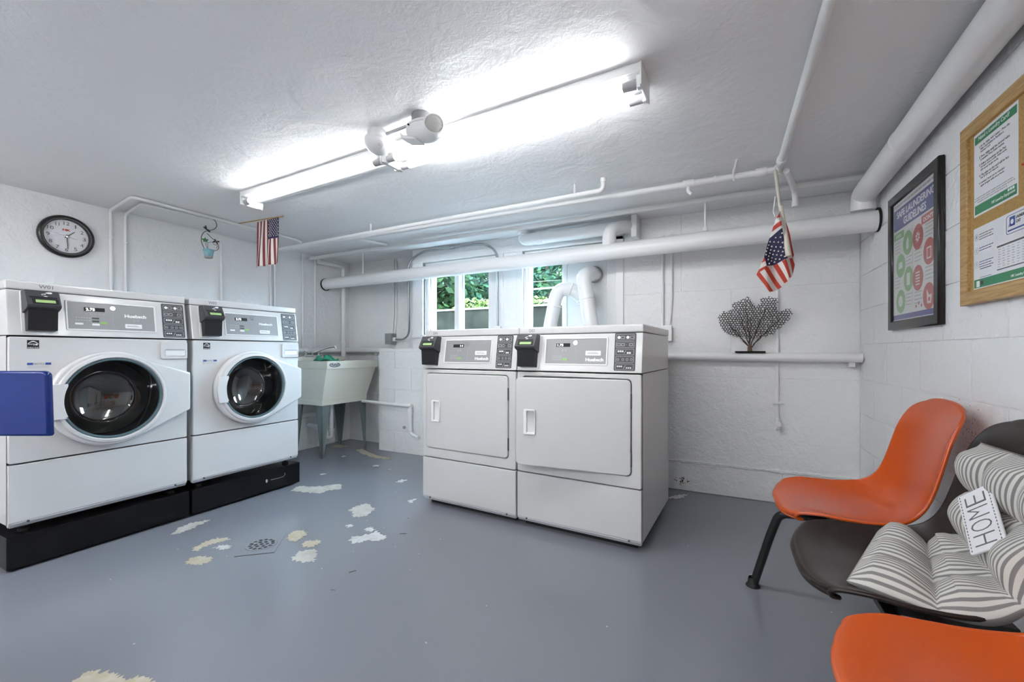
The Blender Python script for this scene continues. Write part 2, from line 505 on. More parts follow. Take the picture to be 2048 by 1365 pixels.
# trims round the windows
def trim(n, x0, x1, z0, z1, y=BY - .014):
    return struct('trim_%d' % n, rbox(x0, x1, y, BY + .02, z0, z1, .004), 'sill_paint')
trim(1, -2.60, W1[0], .985, WZ[1]); trim(2, W1[1], W1[1] + .05, .985, WZ[1]); trim(3, W2[0] - .06, W2[0], .985, WZ[1])
trim(4, W2[1], W2[1] + .055, .985, WZ[1] + .03); trim(5, -2.60, W2[1] + .055, WZ[1], WZ[1] + .06)
struct('trim_6', rbox(-2.60, -.66, 3.10, BY + .02, 1.085, 1.11, .004), 'sill_paint')

# windows
def window(n, x0, x1, panes, panel=None):
    y = BY + .03
    F = frame((0, y, 0), (1, 0, 0), (0, 0, 1), (0, -1, 0))
    loops = [rect(x0, WZ[0], x1, WZ[1])]
    zb, zt = WZ[0] + .045, WZ[1] - .04
    for a, b in panes: loops.append(rect(a, zb, b, zt))
    if panel: loops.append(rect(panel[0], zb, panel[1], zt))
    fr = obj('window_%d' % n, shape(loops, .05, .004, -.05), 'sill_paint', None, F); fr['kind'] = 'structure'
    I = F.inverted()
    for a, b in panes:
        sash = obj('sash', shape([rect(a - .002, zb - .002, b + .002, zt + .002), rect(a + .013, zb + .013, b - .013, zt - .013)], .02, .003, -.045), 'sill_paint', fr)
        obj('pane', quad(rect(a + .012, zb + .012, b - .012, zt - .012), -.036), 'window_glass', fr)
    return fr, F
win1, F1 = window(1, W1[0], W1[1], [(-2.455, -2.16), (-2.10, -1.815)])
win2, F2 = window(2, W2[0], W2[1], [(-1.455, -1.14)], (-1.105, -.79))
obj('blank_panel', shape(rect(-1.11, WZ[0] + .04, -.785, WZ[1] - .035), .012, .002, -.028), 'sill_paint', win2)
obj('meeting_rail', rbox(-2.155, -2.105, 0, .012, WZ[0] + .03, WZ[1] - .03, .003), 'white_plastic', win1, F1.inverted() @ Matrix.Translation((0, BY + .014, 0)))

# bare patches where the floor paint has worn off
PATCH = [
 ('concrete_bare', [(-2.586, 1.174), (-2.640, 1.232), (-2.660, 1.294), (-2.636, 1.344), (-2.615, 1.383), (-2.584, 1.323), (-2.569, 1.250), (-2.563, 1.202)]),
 ('concrete_tan', [(-2.312, 1.143), (-2.317, 1.170), (-2.338, 1.219), (-2.320, 1.267), (-2.245, 1.297), (-2.260, 1.258), (-2.279, 1.211), (-2.272, 1.163), (-2.254, 1.130)]),
 ('concrete_pale', [(-2.231, 1.191), (-2.216, 1.228), (-2.171, 1.243), (-2.138, 1.224), (-2.168, 1.201)]),
 ('concrete_tan', [(-2.185, 1.048), (-2.210, 1.086), (-2.184, 1.118), (-2.119, 1.134), (-2.092, 1.107), (-2.102, 1.071), (-2.145, 1.053)]),
 ('concrete_tan', [(-2.025, 1.439), (-2.050, 1.484), (-2.017, 1.518), (-1.962, 1.511), (-1.939, 1.466), (-1.925, 1.414), (-1.968, 1.405)]),
 ('concrete_tan', [(-1.874, 1.406), (-1.885, 1.446), (-1.834, 1.484), (-1.801, 1.458), (-1.799, 1.414), (-1.840, 1.391)]),
 ('concrete_bare', [(-1.791, 1.296), (-1.818, 1.349), (-1.793, 1.382), (-1.767, 1.402), (-1.706, 1.364), (-1.669, 1.312), (-1.729, 1.289), (-1.769, 1.281)]),
 ('concrete_bare', [(-2.027, 1.844), (-2.031, 1.909), (-2.023, 1.972), (-1.990, 1.965), (-1.899, 1.930), (-1.868, 1.859), (-1.859, 1.812), (-1.918, 1.776), (-1.972, 1.817)]),
 ('concrete_bare', [(-2.657, 1.915), (-2.699, 2.012), (-2.579, 2.057), (-2.476, 2.169), (-2.373, 2.100), (-2.436, 2.040), (-2.442, 1.967), (-2.567, 1.932)]),
 ('concrete_pale', [(-1.703, 1.553), (-1.714, 1.587), (-1.662, 1.654), (-1.661, 1.696), (-1.599, 1.677), (-1.553, 1.659), (-1.545, 1.628), (-1.618, 1.577), (-1.652, 1.529)]),
 ('concrete_pale', [(-1.731, 1.678), (-1.724, 1.715), (-1.672, 1.708), (-1.670, 1.675)]),
 ('concrete_pale', [(-1.815, 2.125), (-1.784, 2.178), (-1.764, 2.106)]),
 ('concrete_pale', [(-2.154, 2.388), (-2.154, 2.461), (-2.103, 2.469), (-2.104, 2.403)]),
 ('concrete_pale', [(-2.629, 2.637), (-2.620, 2.675), (-2.583, 2.677), (-2.569, 2.638)]),
 ('concrete_tan', [(-3.214, 3.007), (-3.170, 3.058), (-2.846, 2.921), (-2.673, 2.909), (-2.637, 2.855), (-2.794, 2.838), (-3.058, 2.919)]),
 ('concrete_tan', [(-3.526, 2.968), (-3.540, 3.085), (-3.405, 3.090), (-3.406, 2.999)]),
 ('concrete_pale', [(-1.858, 1.669), (-1.846, 1.692), (-1.815, 1.685), (-1.826, 1.657)]),
 ('concrete_tan', [(-1.688, 0.525), (-1.705, 0.554), (-1.685, 0.577), (-1.617, 0.593), (-1.567, 0.600), (-1.535, 0.623), (-1.482, 0.633), (-1.446, 0.624), (-1.449, 0.588), (-1.570, 0.519), (-1.655, 0.510)]),
 ('concrete_pale', [(-0.329, 2.937), (-0.265, 3.032), (-0.210, 3.060), (-0.250, 2.955), (-0.319, 2.920)]),
 ('concrete_pale', [(-2.813, 2.271), (-2.809, 2.302), (-2.777, 2.303), (-2.782, 2.268)]),
 ('concrete_pale', [(-3.126, 2.746), (-3.111, 2.773), (-3.073, 2.767), (-3.085, 2.737)]),
 ('concrete_pale', [(-2.438, 2.610), (-2.419, 2.640), (-2.389, 2.607)]),
]

def rough_poly(p, n=8, j=.22):
    """closed outline with wandering in-between points"""
    out = []
    for (x0, y0), (x1, y1) in zip(p, p[1:] + p[:1]):
        d = math.hypot(x1 - x0, y1 - y0)
        for k in range(n):
            t = k / n
            w = (random.uniform(-j, j) if k else 0) * min(d, .05)
            out.append((x0 + (x1 - x0) * t - (y1 - y0) / (d + 1e-6) * w, y0 + (y1 - y0) * t + (x1 - x0) / (d + 1e-6) * w))
    return out
for m_, p_ in PATCH:
    q_ = rough_poly(p_)
    cx = sum(a for a, b in q_) / len(q_); cy = sum(b for a, b in q_) / len(q_)
    obj('bare_patch', shape(q_, .0009, 0, .0001), m_, FLOOR)
    if m_ == 'concrete_pale' and len(p_) > 7:   # lifted dark paint edge on the far side
        e_ = [(x, y, .001) for x, y in q_[len(q_) // 9: len(q_) // 2]]
        tube_obj('paint_edge', e_, .0014, 'print_dark', FLOOR, 5)
# hairs and grit lying on the floor
for (x, y, a, l) in ((-1.52, 1.72, .5, .035), (-1.45, 1.32, 1.0, .03), (-1.62, 1.9, 0, .006), (-1.41, 1.19, .4, .02)):
    bm = bmesh.new(); tube(bm, [(x, y, .0015), (x + l * .5 * math.cos(a), y + l * .5 * math.sin(a) + .002, .0018), (x + l * math.cos(a), y + l * math.sin(a), .0015)], .0012, 5)
    obj('grit', bm, 'print_dark', FLOOR)

# ================================================================== OUTDOORS beyond the windows
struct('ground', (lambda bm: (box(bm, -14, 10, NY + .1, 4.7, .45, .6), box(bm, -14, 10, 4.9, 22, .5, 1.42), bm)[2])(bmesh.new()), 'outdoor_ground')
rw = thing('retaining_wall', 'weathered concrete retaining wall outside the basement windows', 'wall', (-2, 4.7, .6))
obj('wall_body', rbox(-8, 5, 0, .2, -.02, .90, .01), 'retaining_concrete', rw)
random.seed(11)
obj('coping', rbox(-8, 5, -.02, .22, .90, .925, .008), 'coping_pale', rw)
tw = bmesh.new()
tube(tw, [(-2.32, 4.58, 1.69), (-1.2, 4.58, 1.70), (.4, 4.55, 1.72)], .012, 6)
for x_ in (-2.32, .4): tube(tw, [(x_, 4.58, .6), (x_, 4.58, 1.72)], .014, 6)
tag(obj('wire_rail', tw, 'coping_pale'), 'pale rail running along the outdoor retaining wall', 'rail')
def tree(name, label, x, y, z, h, rx, m, n, ls, group=None, low=.25, ry=None):
    t = thing(name, label, 'tree', (x, y, z), 0, group)
    tube_obj('trunk', [(0, 0, -.05), (.05, .02, h * .35), (-.04, 0, h * .7)], [.09, .07, .03], 'bark', t, 8)
    bm = bmesh.new()
    for k in range(n):
        while True:
            p = Vector((random.uniform(-1, 1), random.uniform(-1, 1), random.uniform(-1, 1)))
            if .35 < p.length < 1: break
        c = Vector((p.x * rx, p.y * (ry or rx * .6), h * (low + (1 - low) * (p.z * .5 + .5))))
        a = Vector((random.uniform(-1, 1), random.uniform(-1, 1), random.uniform(-.6, .6))).normalized()
        b_ = a.cross(Vector((random.uniform(-1, 1), random.uniform(-1, 1), random.uniform(-1, 1)))).normalized()
        s = ls * random.uniform(.6, 1.3)
        v = [bm.verts.new(c - a * s), bm.verts.new(c + b_ * s * .5), bm.verts.new(c + a * s), bm.verts.new(c - b_ * s * .5)]
        bm.faces.new(v)
    f = obj('foliage', bm, m, t); f['kind'] = 'stuff'
    return t
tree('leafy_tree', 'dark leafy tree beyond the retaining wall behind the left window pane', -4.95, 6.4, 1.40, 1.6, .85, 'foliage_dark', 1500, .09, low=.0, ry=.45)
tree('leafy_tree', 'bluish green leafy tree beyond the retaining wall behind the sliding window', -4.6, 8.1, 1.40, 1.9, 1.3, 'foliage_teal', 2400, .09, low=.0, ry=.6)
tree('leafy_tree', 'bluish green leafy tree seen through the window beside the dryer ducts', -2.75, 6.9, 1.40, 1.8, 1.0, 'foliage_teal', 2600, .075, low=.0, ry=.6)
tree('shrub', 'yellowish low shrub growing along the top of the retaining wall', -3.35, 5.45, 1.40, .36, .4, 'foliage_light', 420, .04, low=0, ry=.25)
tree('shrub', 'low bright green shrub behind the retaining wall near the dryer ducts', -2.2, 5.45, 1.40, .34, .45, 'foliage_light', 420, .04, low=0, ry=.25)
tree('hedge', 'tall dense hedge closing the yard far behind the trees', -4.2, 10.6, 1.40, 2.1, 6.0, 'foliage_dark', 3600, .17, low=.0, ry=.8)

# ================================================================== LAUNDRY MACHINES
FR = frame((0, 0, 0), (1, 0, 0), (0, 0, 1), (0, -1, 0))          # front face: x right, y up, z out
TAN = .037 / .245; CA = math.atan(TAN); cs_, sn_ = math.cos(CA), math.sin(CA)
def con_frame(seam): return frame((0, 0, seam), (1, 0, 0), (0, sn_, cs_), (0, -cs_, sn_))
HAND = [(-.5, .1), (-.3, .32), (.0, .45), (.35, .5), (.5, .3), (.42, .0), (.2, -.12), (-.05, -.1), (-.28, -.02)]
def card_reader(root, CF, x, v0, v1, w):
    """card reader bolted on the console: head with screen over a tapering black box"""
    h = v1 - v0
    rd = obj('card_reader', (lambda bm: bevel(prism(bm, [(-.002, v0 + h * .45), (-.002, v1), (.046, v1 - .004), (.072, v0 + h * .60), (.067, v0 + h * .545), (.05, v0 + h * .51)], 'x', x, x + w), .003))(bmesh.new()), 'dark_grey_plastic', root)
    # prism gives (x, out, up) -> console frame is (x, up, out)
    RM = CF @ Matrix(((1, 0, 0, 0), (0, 0, 1, 0), (0, 1, 0, 0), (0, 0, 0, 1)))
    rd.matrix_local = RM
    I = RM.inverted() @ CF
    lower = bmesh.new()
    prism(lower, [(-.002, v0 + .004), (-.002, v0 + h * .56), (.054, v0 + h * .55), (.034, v0 + .004)], 'x', x + .007, x + w - .007); bevel(lower, .002)
    obj('reader_box', lower, 'black_plastic', rd)
    obj('mounting_plate', shape(rrect(x - .004, v0 - .004, x + w + .004, v1 + .002, .008), .004, .001, 0), 'white_plastic', rd, I)
    # sloping face of the head
    p0 = Vector((.072, v0 + h * .60)); p1 = Vector((.046, v1 - .004)); d = (p1 - p0); L = d.length; d.normalize()
    HF = frame((x, p0.y, p0.x), (1, 0, 0), (0, d.y, d.x), (0, -d.x, d.y))
    HF = I @ HF
    decal(rrect(w * .16, L * .07, w * .93, L * .42, .002), 'black_slot', rd, HF, .0002, .0008, 'bezel')
    decal(rect(w * .25, L * .15, w * .83, L * .34), 'lcd_green', rd, HF, .0011, .0006, 'screen', label='lit green LCD screen')
    decal(rect(w * .10, L * .47, w * .90, L * .56), 'black_slot', rd, HF, .0002, .0012, 'card_slot')
    sc = L * .26
    decal([[(w * .68 + a * sc * 1.2, L * .82 + b * sc * .8) for a, b in HAND]], 'print_white', rd, HF, .0006, .0006, 'hand_symbol')
    decal([[(w * .52 + a * sc * .8, L * .73 + b * sc) for a, b in ((-.5, .05), (.3, .3), (.45, .05), (-.35, -.25))], [(w * .52 + a * sc * .8, L * .73 + b * sc) for a, b in ((-.35, .02), (.22, .2), (.3, .06), (-.25, -.12))]], 'print_white', rd, HF, .0006, .0006, 'card_symbol')
    decal([(w * .50, L * .60), (w * .57, L * .65), (w * .64, L * .60), (w * .57, L * .575)], 'print_white', rd, HF, .0006, .0006, 'arrow_symbol')
    return rd
def legend_strip(root, CF, x0, v0, x1, v1):
    st = obj('instruction_strip', shape(rrect(x0, v0, x1, v1, .006), .0016, 0, .0004), 'print_dark', root, CF)
    w = x1 - x0; h = v1 - v0; rh = h / 5.12
    wh = []
    for r in range(5):
        b0 = v0 + h * .018 + r * rh; b1 = b0 + rh * .86
        decal([rrect(x0 + w * .07, b0 + .001, x1 - w * .07, b1, .004), rrect(x0 + w * .09, b0 + .003, x1 - w * .09, b1 - .002, .003)], 'print_grey', st, Matrix.Identity(4), .0021, .0004, 'outline')
        c = (b0 + b1) / 2; u = rh * .2
        k = 4 - r
        X = lambda f: x0 + w * f
        if k == 0:
            for f in (.2, .62): decal([circ(X(f), c, u * 1.05, 14)], 'print_white', st, Matrix.Identity(4), .0021, .0004, 'dot_symbol')
            for f in (.38, .82): decal([rrect(X(f) - u * 1.4, c - u, X(f) + u * 1.4, c + u, u * .4, 2), rrect(X(f) - u, c - u * .6, X(f) + u, c + u * .6, u * .3, 2)], 'print_grey', st, Matrix.Identity(4), .0021, .0004, 'machine_symbol')
        elif k == 1:
            for f in (.2, .4, .78): decal([rrect(X(f) - u * 1.3, c - u, X(f) + u * 1.3, c + u, u * .4, 2), rrect(X(f) - u * .9, c - u * .55, X(f) + u * .9, c + u * .55, u * .3, 2)], 'print_grey', st, Matrix.Identity(4), .0021, .0004, 'machine_symbol')
        elif k == 2:
            for i in range(3): wh.append((X(.16 + .1 * i), c, X(.235 + .1 * i), c + u * 1.1))
            for i in range(2): wh.append((X(.6 + .1 * i), c - u * 1.1, X(.68 + .1 * i), c))
        elif k == 3:
            for f in (.18, .42, .62, .82): decal([circ(X(f), c, u * .9, 10), circ(X(f), c, u * .55, 10)], 'print_grey', st, Matrix.Identity(4), .0021, .0004, 'ring_symbol')
        else:
            for i in range(3): wh.append((X(.15 + .09 * i), c - .0005, X(.21 + .09 * i), c + u * .8))
            for i in range(3): wh.append((X(.58 + .09 * i), c - u, X(.64 + .09 * i), c - u * .2))
        if k in (2, 4):
            decal([[(X(.44), c - u * 1.2), (X(.47), c - u * 1.2), (X(.57), c + u * 1.2), (X(.54), c + u * 1.2)]], 'print_grey', st, Matrix.Identity(4), .0021, .0004, 'slash')
        if k in (0, 1):
            decal(rect(X(.555) - (.0 if k else .005), c - .001, X(.585) - (.0 if k else .005), c + .001), 'print_grey', st, Matrix.Identity(4), .0021, .0004, 'dash')
    o_ = obj('white_marks', rects_mesh(wh, .0004, .0021), 'print_white', st); o_['kind'] = 'stuff'
    return st
def shell_parts(root, Wd, D, seam, low, em, zb=.0):
    bm = bmesh.new(); box(bm, 0, Wd, .02, D, zb + .02, seam)
    bmesh.ops.delete(bm, geom=[f for f in bm.faces if all(abs(v.co.y - .02) < 1e-6 for v in f.verts)], context='FACES')
    obj('cabinet', bm, em, root)
    con = bmesh.new()
    prism(con, [(0, seam + .004), (D, seam + .004), (D, 1.05), (.001 + TAN * (1.05 - seam), 1.05)], 'x', 0, Wd); bevel(con, .004)
    obj('console', con, em, root)
    y0 = TAN * (1.052 - seam) - .002
    obj('top_lid', rbox(-.002, Wd + .002, y0, D + .004, 1.053, 1.092, .009, 3), em, root)
    lp = bmesh.new()
    prism(lp, [(0, zb + .03), (0, low - .003), (.03, low - .003), (.03, zb + .012), (.014, zb + .008)], 'x', .002, Wd - .002); bevel(lp, .004)
    obj('lower_panel', lp, em, root)
    tf = bmesh.new(); prism(tf, [(-.0006, zb + .024), (.010, zb + .007), (.0115, zb + .0085), (.001, zb + .026)], 'x', .006, Wd - .006)
    obj('toe_flange', tf, 'grey_flange', root)
    for x in (.06, Wd - .06):
        lathe_obj('screw', [(0, .004), (.004, .004), (.005, .001), (.005, -.004)], 'print_dark', root, FR @ Matrix.Translation((x, zb + .024, 0)), 10)
def console_face(root, Wd, seam, code, disp, washer):
    CF = con_frame(seam)
    g0, g1 = (.040, .172) if washer else (.044, .175)
    gx0, gx1 = (.19, .53) if washer else (.17, .50)
    obj('panel_bezel', shape([rrect(gx0 - .007, g0 - .006, gx1 + .007, g1 + .006, .005), rrect(gx0, g0, gx1, g1, .001, 2)], .004, .001, 0), 'white_plastic', root, CF)
    pn = obj('display_panel', shape(rect(gx0, g0, gx1, g1), .0014, 0, .0002), 'panel_grey', root, CF)
    I4 = Matrix.Identity(4)
    dx = gx0 + .058; dy = g1 - .042
    decal(rect(dx, dy, dx + .078, dy + .019), 'black_slot', pn, I4, .0018, .0008, 'display_window')
    if disp == '14':
        text(disp, dx + .052, dy + .004, dx + .072, dy + .015, 'led_white', pn, I4, .0028, .01, 'display_digits')
    else:
        text(disp, dx + .007, dy + .003, dx + .040, dy + .016, 'led_white', pn, I4, .0028, .02, 'display_digits')
    lx = gx0 + .166
    lathe_obj('lock', [(0, .006), (.006, .006), (.0075, .004), (.011, .004), (.0125, .001), (.0125, -.001)], 'chrome', pn, Matrix.Translation((lx, g1 - .021, .0016)), 20)
    decal(rect(lx - .0006, g0 + .008, lx + .0006, g1 - .04), 'panel_light', pn, I4, .0018, .0003, 'dividing_line')
    rs = []
    if washer:
        text('Huebsch', .403, .108, .495, .125, 'print_white', pn, I4, .0018, .045, 'brand_lettering')
        text('2 tf', .436, .089, .465, .102, 'panel_light', pn, I4, .0018, .0, 'model_lettering')
        decal(rrect(.403, .052, .473, .074, .002), 'print_white', pn, I4, .0018, .0008, 'sticker')
        rs2 = [(.410, .060, .466, .0625), (.410, .0645, .455, .067)]
        for i in range(5): rs.append((dx + .006 + i * .016, dy - .016, dx + .010 + i * .016, dy - .011))
        for r in range(2):
            for i in range(6): rs.append((gx0 + .026 + i * .0095, g1 - .078 - r * .013, gx0 + .0325 + i * .0095, g1 - .0725 - r * .013))
        dk = [(gx0 + .086, g1 - .080, gx0 + .112, g1 - .0725), (gx0 + .086, g1 - .095, gx0 + .112, g1 - .087)]
        lt = [(gx0 + .024, g1 - .110, gx0 + .053, g1 - .101), (gx0 + .085, g1 - .112, gx0 + .113, g1 - .102)]
        decal(rrect(gx0 + .116, g1 - .103, gx0 + .142, g1 - .093, .002), 'print_green', pn, I4, .0018, .0005, 'start_key')
        for r_ in dk: obj('dark_key', rects_mesh([r_], .0005, .0018), 'print_dark', pn)
        for r_ in lt: obj('light_key', rects_mesh([r_], .0005, .0018), 'print_white', pn)
    else:
        text('Huebsch', .393, .058, .487, .076, 'print_white', pn, I4, .0018, .045, 'brand_lettering')
        decal(rrect(.392, .088, .472, .112, .002), 'print_white', pn, I4, .0018, .0008, 'sticker')
        rs2 = [(.402, .096, .462, .0985), (.402, .101, .455, .1035)]
        for i in range(2): rs.append((dx + .034 + i * .017, dy - .022, dx + .041 + i * .017, dy - .013))
        for r in range(3):
            for i in range(6): rs.append((gx0 + .040 + i * .009, g0 + .019 + r * .0095, gx0 + .0455 + i * .009, g0 + .024 + r * .0095))
        decal(rect(gx0 + .097, g0 + .017, gx0 + .122, g0 + .028), 'print_green', pn, I4, .0018, .0005, 'start_key')
    o_ = obj('key_marks', rects_mesh(rs, .0004, .0018), 'panel_light', pn); o_['kind'] = 'stuff'
    o_ = obj('sticker_print', rects_mesh(rs2, .0003, .0027), 'print_grey', pn); o_['kind'] = 'stuff'
    if washer:
        card_reader(root, CF, .044, .018, .205, .108); legend_strip(root, CF, .567, .010, .672, .2)
    else:
        card_reader(root, CF, .012, .018, .200, .118); legend_strip(root, CF, .540, .014, .643, .2)
    # machine number on the lid edge
    lid = frame((0, TAN * (1.052 - seam) - .002, 1.053), (1, 0, 0), (0, 0, 1), (0, -1, 0))
    x0 = .10 if washer else .062
    text(code, x0, .012, x0 + (.046 if washer else .034), .028, 'text_grey', root, lid, .0004, 0, 'number_lettering')

def washer(loc, code, label):
    Wd, D, seam, low = .683, .70, .845, .283
    t = thing('washing_machine', label, 'washer', loc, R(90), 'front load washing machines')
    shell_parts(t, Wd, D, seam, low, 'white_enamel')
    for x in (.06, Wd - .06):
        for y in (.06, D - .06):
            lathe_obj('foot', [(0, -.027), (.02, -.027), (.02, -.015), (.009, -.012), (.009, .025)], 'rubber_black', t, Matrix.Translation((x, y, 0)), 12)
    cx, cz = .337, .545
    fp = obj('front_panel', shape([rrect(.002, low + .003, Wd - .002, seam - .003, .008), circ(cx, cz, .215, 48)], .03, .003, -.03), 'white_enamel', t, FR)
    # dark inside of the cabinet and the drum
    lathe_obj('drum', [(.205, -.02), (.215, -.05), (.235, -.07), (.235, -.40), (0, -.42)], 'drum_steel', t, FR @ Matrix.Translation((cx, cz, 0)), 48)
    lathe_obj('door_gasket', [(.214, .0), (.205, -.02), (.185, -.03), (.180, -.045), (.215, -.06)], 'rubber_black', t, FR @ Matrix.Translation((cx, cz, 0)), 48)
    # teardrop fairing that runs out to the hinge side
    ro = .232
    arc = [(cx + ro * math.cos(a), cz + ro * math.sin(a)) for a in [R(52 + k * (360 - 104 - 12) / 48) for k in range(49)]]
    out = arc + [(Wd - .006, .448), (Wd - .004, .46), (Wd - .004, .645), (Wd - .006, .657)]
    door = obj('door', shape([out, circ(cx + .008, cz, .199, 56)], .042, .008, .002), 'white_enamel', t, FR)
    DF = Matrix.Translation((cx + .008, cz, 0))
    lathe_obj('door_ring', [(.222, .040), (.216, .052), (.204, .054), (.198, .046), (.196, .02)], 'white_enamel', door, DF, 56)
    lathe_obj('glass_rim', [(.1975, .046), (.196, .050), (.190, .050), (.186, .043), (.186, .03)], 'rim_blue', door, DF, 56)
    lathe_obj('door_glass', [(.187, .042), (.176, .020), (.150, -.03), (.125, -.075), (.112, -.088), (.0, -.094)], 'door_glass', door, DF, 56, 80)
    lathe_obj('glass_step', [(.129, -.066), (.126, -.062), (.123, -.066), (.126, -.070), (.129, -.066)], 'chrome', door, DF, 48)
    hp = [(cx - .222, cz - .080), (cx - .166, cz - .080), (cx - .172, cz - .074)] + [(cx + .008 + .187 * math.cos(a), cz + .187 * math.sin(a)) for a in [R(180 + 22 - k * 4.4) for k in range(11)]] + [(cx - .166, cz + .082), (cx - .222, cz + .082), (cx - .232, cz)]
    obj('door_handle', shape(hp, .016, .003, .042), 'white_enamel', door)
    obj('hinge_slot', shape(rect(Wd - .006, .452, Wd - .002, .652), .004, 0, .001), 'print_dark', t, FR)
    # detergent drawer
    dr = obj('detergent_drawer', shape([rrect(.552, .735, Wd - .004, .829, .008), rrect(.570, .750, .668, .787, .006)], .012, .003, -.002), 'white_enamel', t, FR)
    rec = bmesh.new(); prism(rec, [(-.030, .786), (.008, .786), (.009, .752), (-.004, .752)], 'x', .571, .667)
    obj('pull', rec, 'white_plastic', dr, frame((0, 0, 0), (1, 0, 0), (0, 0, 1), (0, 1, 0)))
    obj('pull_shadow_strip', shape(rect(.574, .781, .664, .787), .002, 0, .008), 'grey_flange', dr)  # grey strip painted in as the shade along the top of the pull
    # stickers
    s = decal(rect(.056, .790, .093, .828), 'black_plastic', t, FR, .0004, .0006, 'energy_sticker')
    I4 = Matrix.Identity(4)
    decal([[(.058 + .033 * k / 10, .812 + .012 * math.sin(math.pi * k / 10)) for k in range(11)] + [(.091 - .033 * k / 10, .810 + .010 * math.sin(math.pi * k / 10)) for k in range(11)]], 'print_white', s, I4, .0011, .0003, 'arc_print')
    text('energy', .059, .804, .082, .812, 'print_white', s, I4, .0011, 0, 'script_lettering')
    star = [(.085 + (.006 if k % 2 == 0 else .0025) * math.sin(k * math.pi / 5), .808 + (.006 if k % 2 == 0 else .0025) * math.cos(k * math.pi / 5)) for k in range(10)]
    decal([star], 'print_white', s, I4, .0011, .0003, 'star_print')
    text('ENERGY STAR', .058, .7915, .091, .797, 'print_white', s, I4, .0011, 0, 'caption_lettering')
    n = decal(rect(.056, .699, .131, .727), 'white_enamel', t, FR, .0004, .0004, 'notice_sticker')
    decal(rect(.056, .7165, .0745, .7265), 'print_blue', n, I4, .0009, .0003, 'blue_band'); decal(rect(.1125, .7165, .131, .7265), 'print_blue', n, I4, .0009, .0003, 'blue_band')
    text('NOTICE', .077, .7175, .110, .7255, 'print_dark', n, I4, .0009, 0, 'notice_lettering')
    o_ = obj('fine_print', rects_mesh([(.058, .712 - i * .0045, .129 - (i % 2) * .006, .7135 - i * .0045) for i in range(3)], .0002, .0009), 'panel_light', n); o_['kind'] = 'stuff'
    console_face(t, Wd, seam, code, '2.75', True)
    return t
washer((-2.76, .656, .182), 'W01', 'white front load washing machine marked W01 on black plinth')
washer((-2.76, 1.365, .182), 'W02', 'white front load washing machine marked W02 between W01 and the utility sink')
def plinth(loc, Wd, label, scuff=False):
    t = thing('machine_plinth', label, 'plinth', loc, R(90), 'black washer plinths')
    obj('platform', rbox(-.006, Wd + .006, -.008, .71, .012, .155, .006), 'black_paint', t)
    obj('recessed_base', rbox(.02, Wd - .02, .03, .68, 0, .03, .003), 'rubber_black', t)
    if scuff:
        tube_obj('scuff', [(.47, -.0085, .085), (.52, -.0085, .082), (.56, -.0085, .083), (.575, -.0085, .098), (.570, -.0085, .108)], .0012, 'print_grey', t, 5)
        obj('scrape', shape(circ(.44, .085, .007, 10, .012), .0006, 0, .0084), 'print_grey', t, FR)
    return t
plinth((-2.76, .656, 0), .683, 'black painted plinth under washing machine W01')
plinth((-2.76, 1.365, 0), .683, 'scuffed black plinth under washing machine W02', True)

def dryer(loc, rz, code, disp, label, ajar):
    Wd, D, seam, low, zb = .675, .71, .851, .300, .025
    t = thing('clothes_dryer', label, 'dryer', loc, rz, 'front control dryers')
    shell_parts(t, Wd, D, seam, low, 'dryer_enamel', zb)
    obj('toe_recess', rbox(.03, Wd - .03, .05, D - .03, 0, zb + .03, .002), 'rubber_black', t)
    dx0, dx1, dz0, dz1 = .034, .624, .362, .822
    obj('front_panel', shape([rrect(.002, low + .003, Wd - .002, seam - .003, .008), rrect(dx0 - .004, dz0 - .004, dx1 + .004, dz1 + .004, .024)], .026, .003, -.026), 'dryer_enamel', t, FR)
    obj('door_opening', shape([rrect(dx0 - .006, dz0 - .006, dx1 + .006, dz1 + .006, .02), rrect(dx0 + .06, dz0 + .06, dx1 - .06, dz1 - .05, .05)], .01, 0, -.04), 'grey_flange', t, FR)
    lathe_obj('drum', [(.19, -.05), (.24, -.07), (.24, -.5), (0, -.5)], 'drum_steel', t, FR @ Matrix.Translation((.329, .592, 0)), 32)
    # door hinged on its right side
    hinge = Matrix.Translation((dx1, 0, 0)) @ Matrix.Rotation(R(ajar), 4, 'Y') if ajar else Matrix.Translation((dx1, 0, 0))
    DM = FR @ hinge @ Matrix.Translation((-dx1, 0, 0))
    door = obj('door', shape([rrect(dx0, dz0, dx1, dz1, .022), rrect(.099, .536, .140, .647, .003, 2)], .03, .004, -.024), 'dryer_enamel', t, DM)
    hd = obj('door_handle', shape([rrect(.080, .525, .146, .657, .006), rrect(.098, .535, .141, .648, .004)], .010, .002, .005), 'white_plastic', door)
    pk = bmesh.new(); prism(pk, [(.096, .004), (.144, -.016), (.144, -.020), (.096, -.020)], 'y', .536, .647)
    obj('pull_pocket', pk, 'white_plastic', hd, frame((0, 0, 0), (1, 0, 0), (0, 1, 0), (0, 0, 1)) )
    for z in (.44, .72):
        obj('hinge', rbox(dx1 - .002, dx1 + .004, -.004, .02, z - .035, z + .035, .001), 'print_dark', t)
    console_face(t, Wd, seam, code, disp, False)
    return t
dryer((-1.6975, 2.133, 0), -.057, 'D01', '14', 'white clothes dryer marked D01 with its door shut', 0)
dryer((-1.0195, 2.098, 0), -.057, 'D02', '1.75', 'white clothes dryer marked D02 with its door ajar', 8)

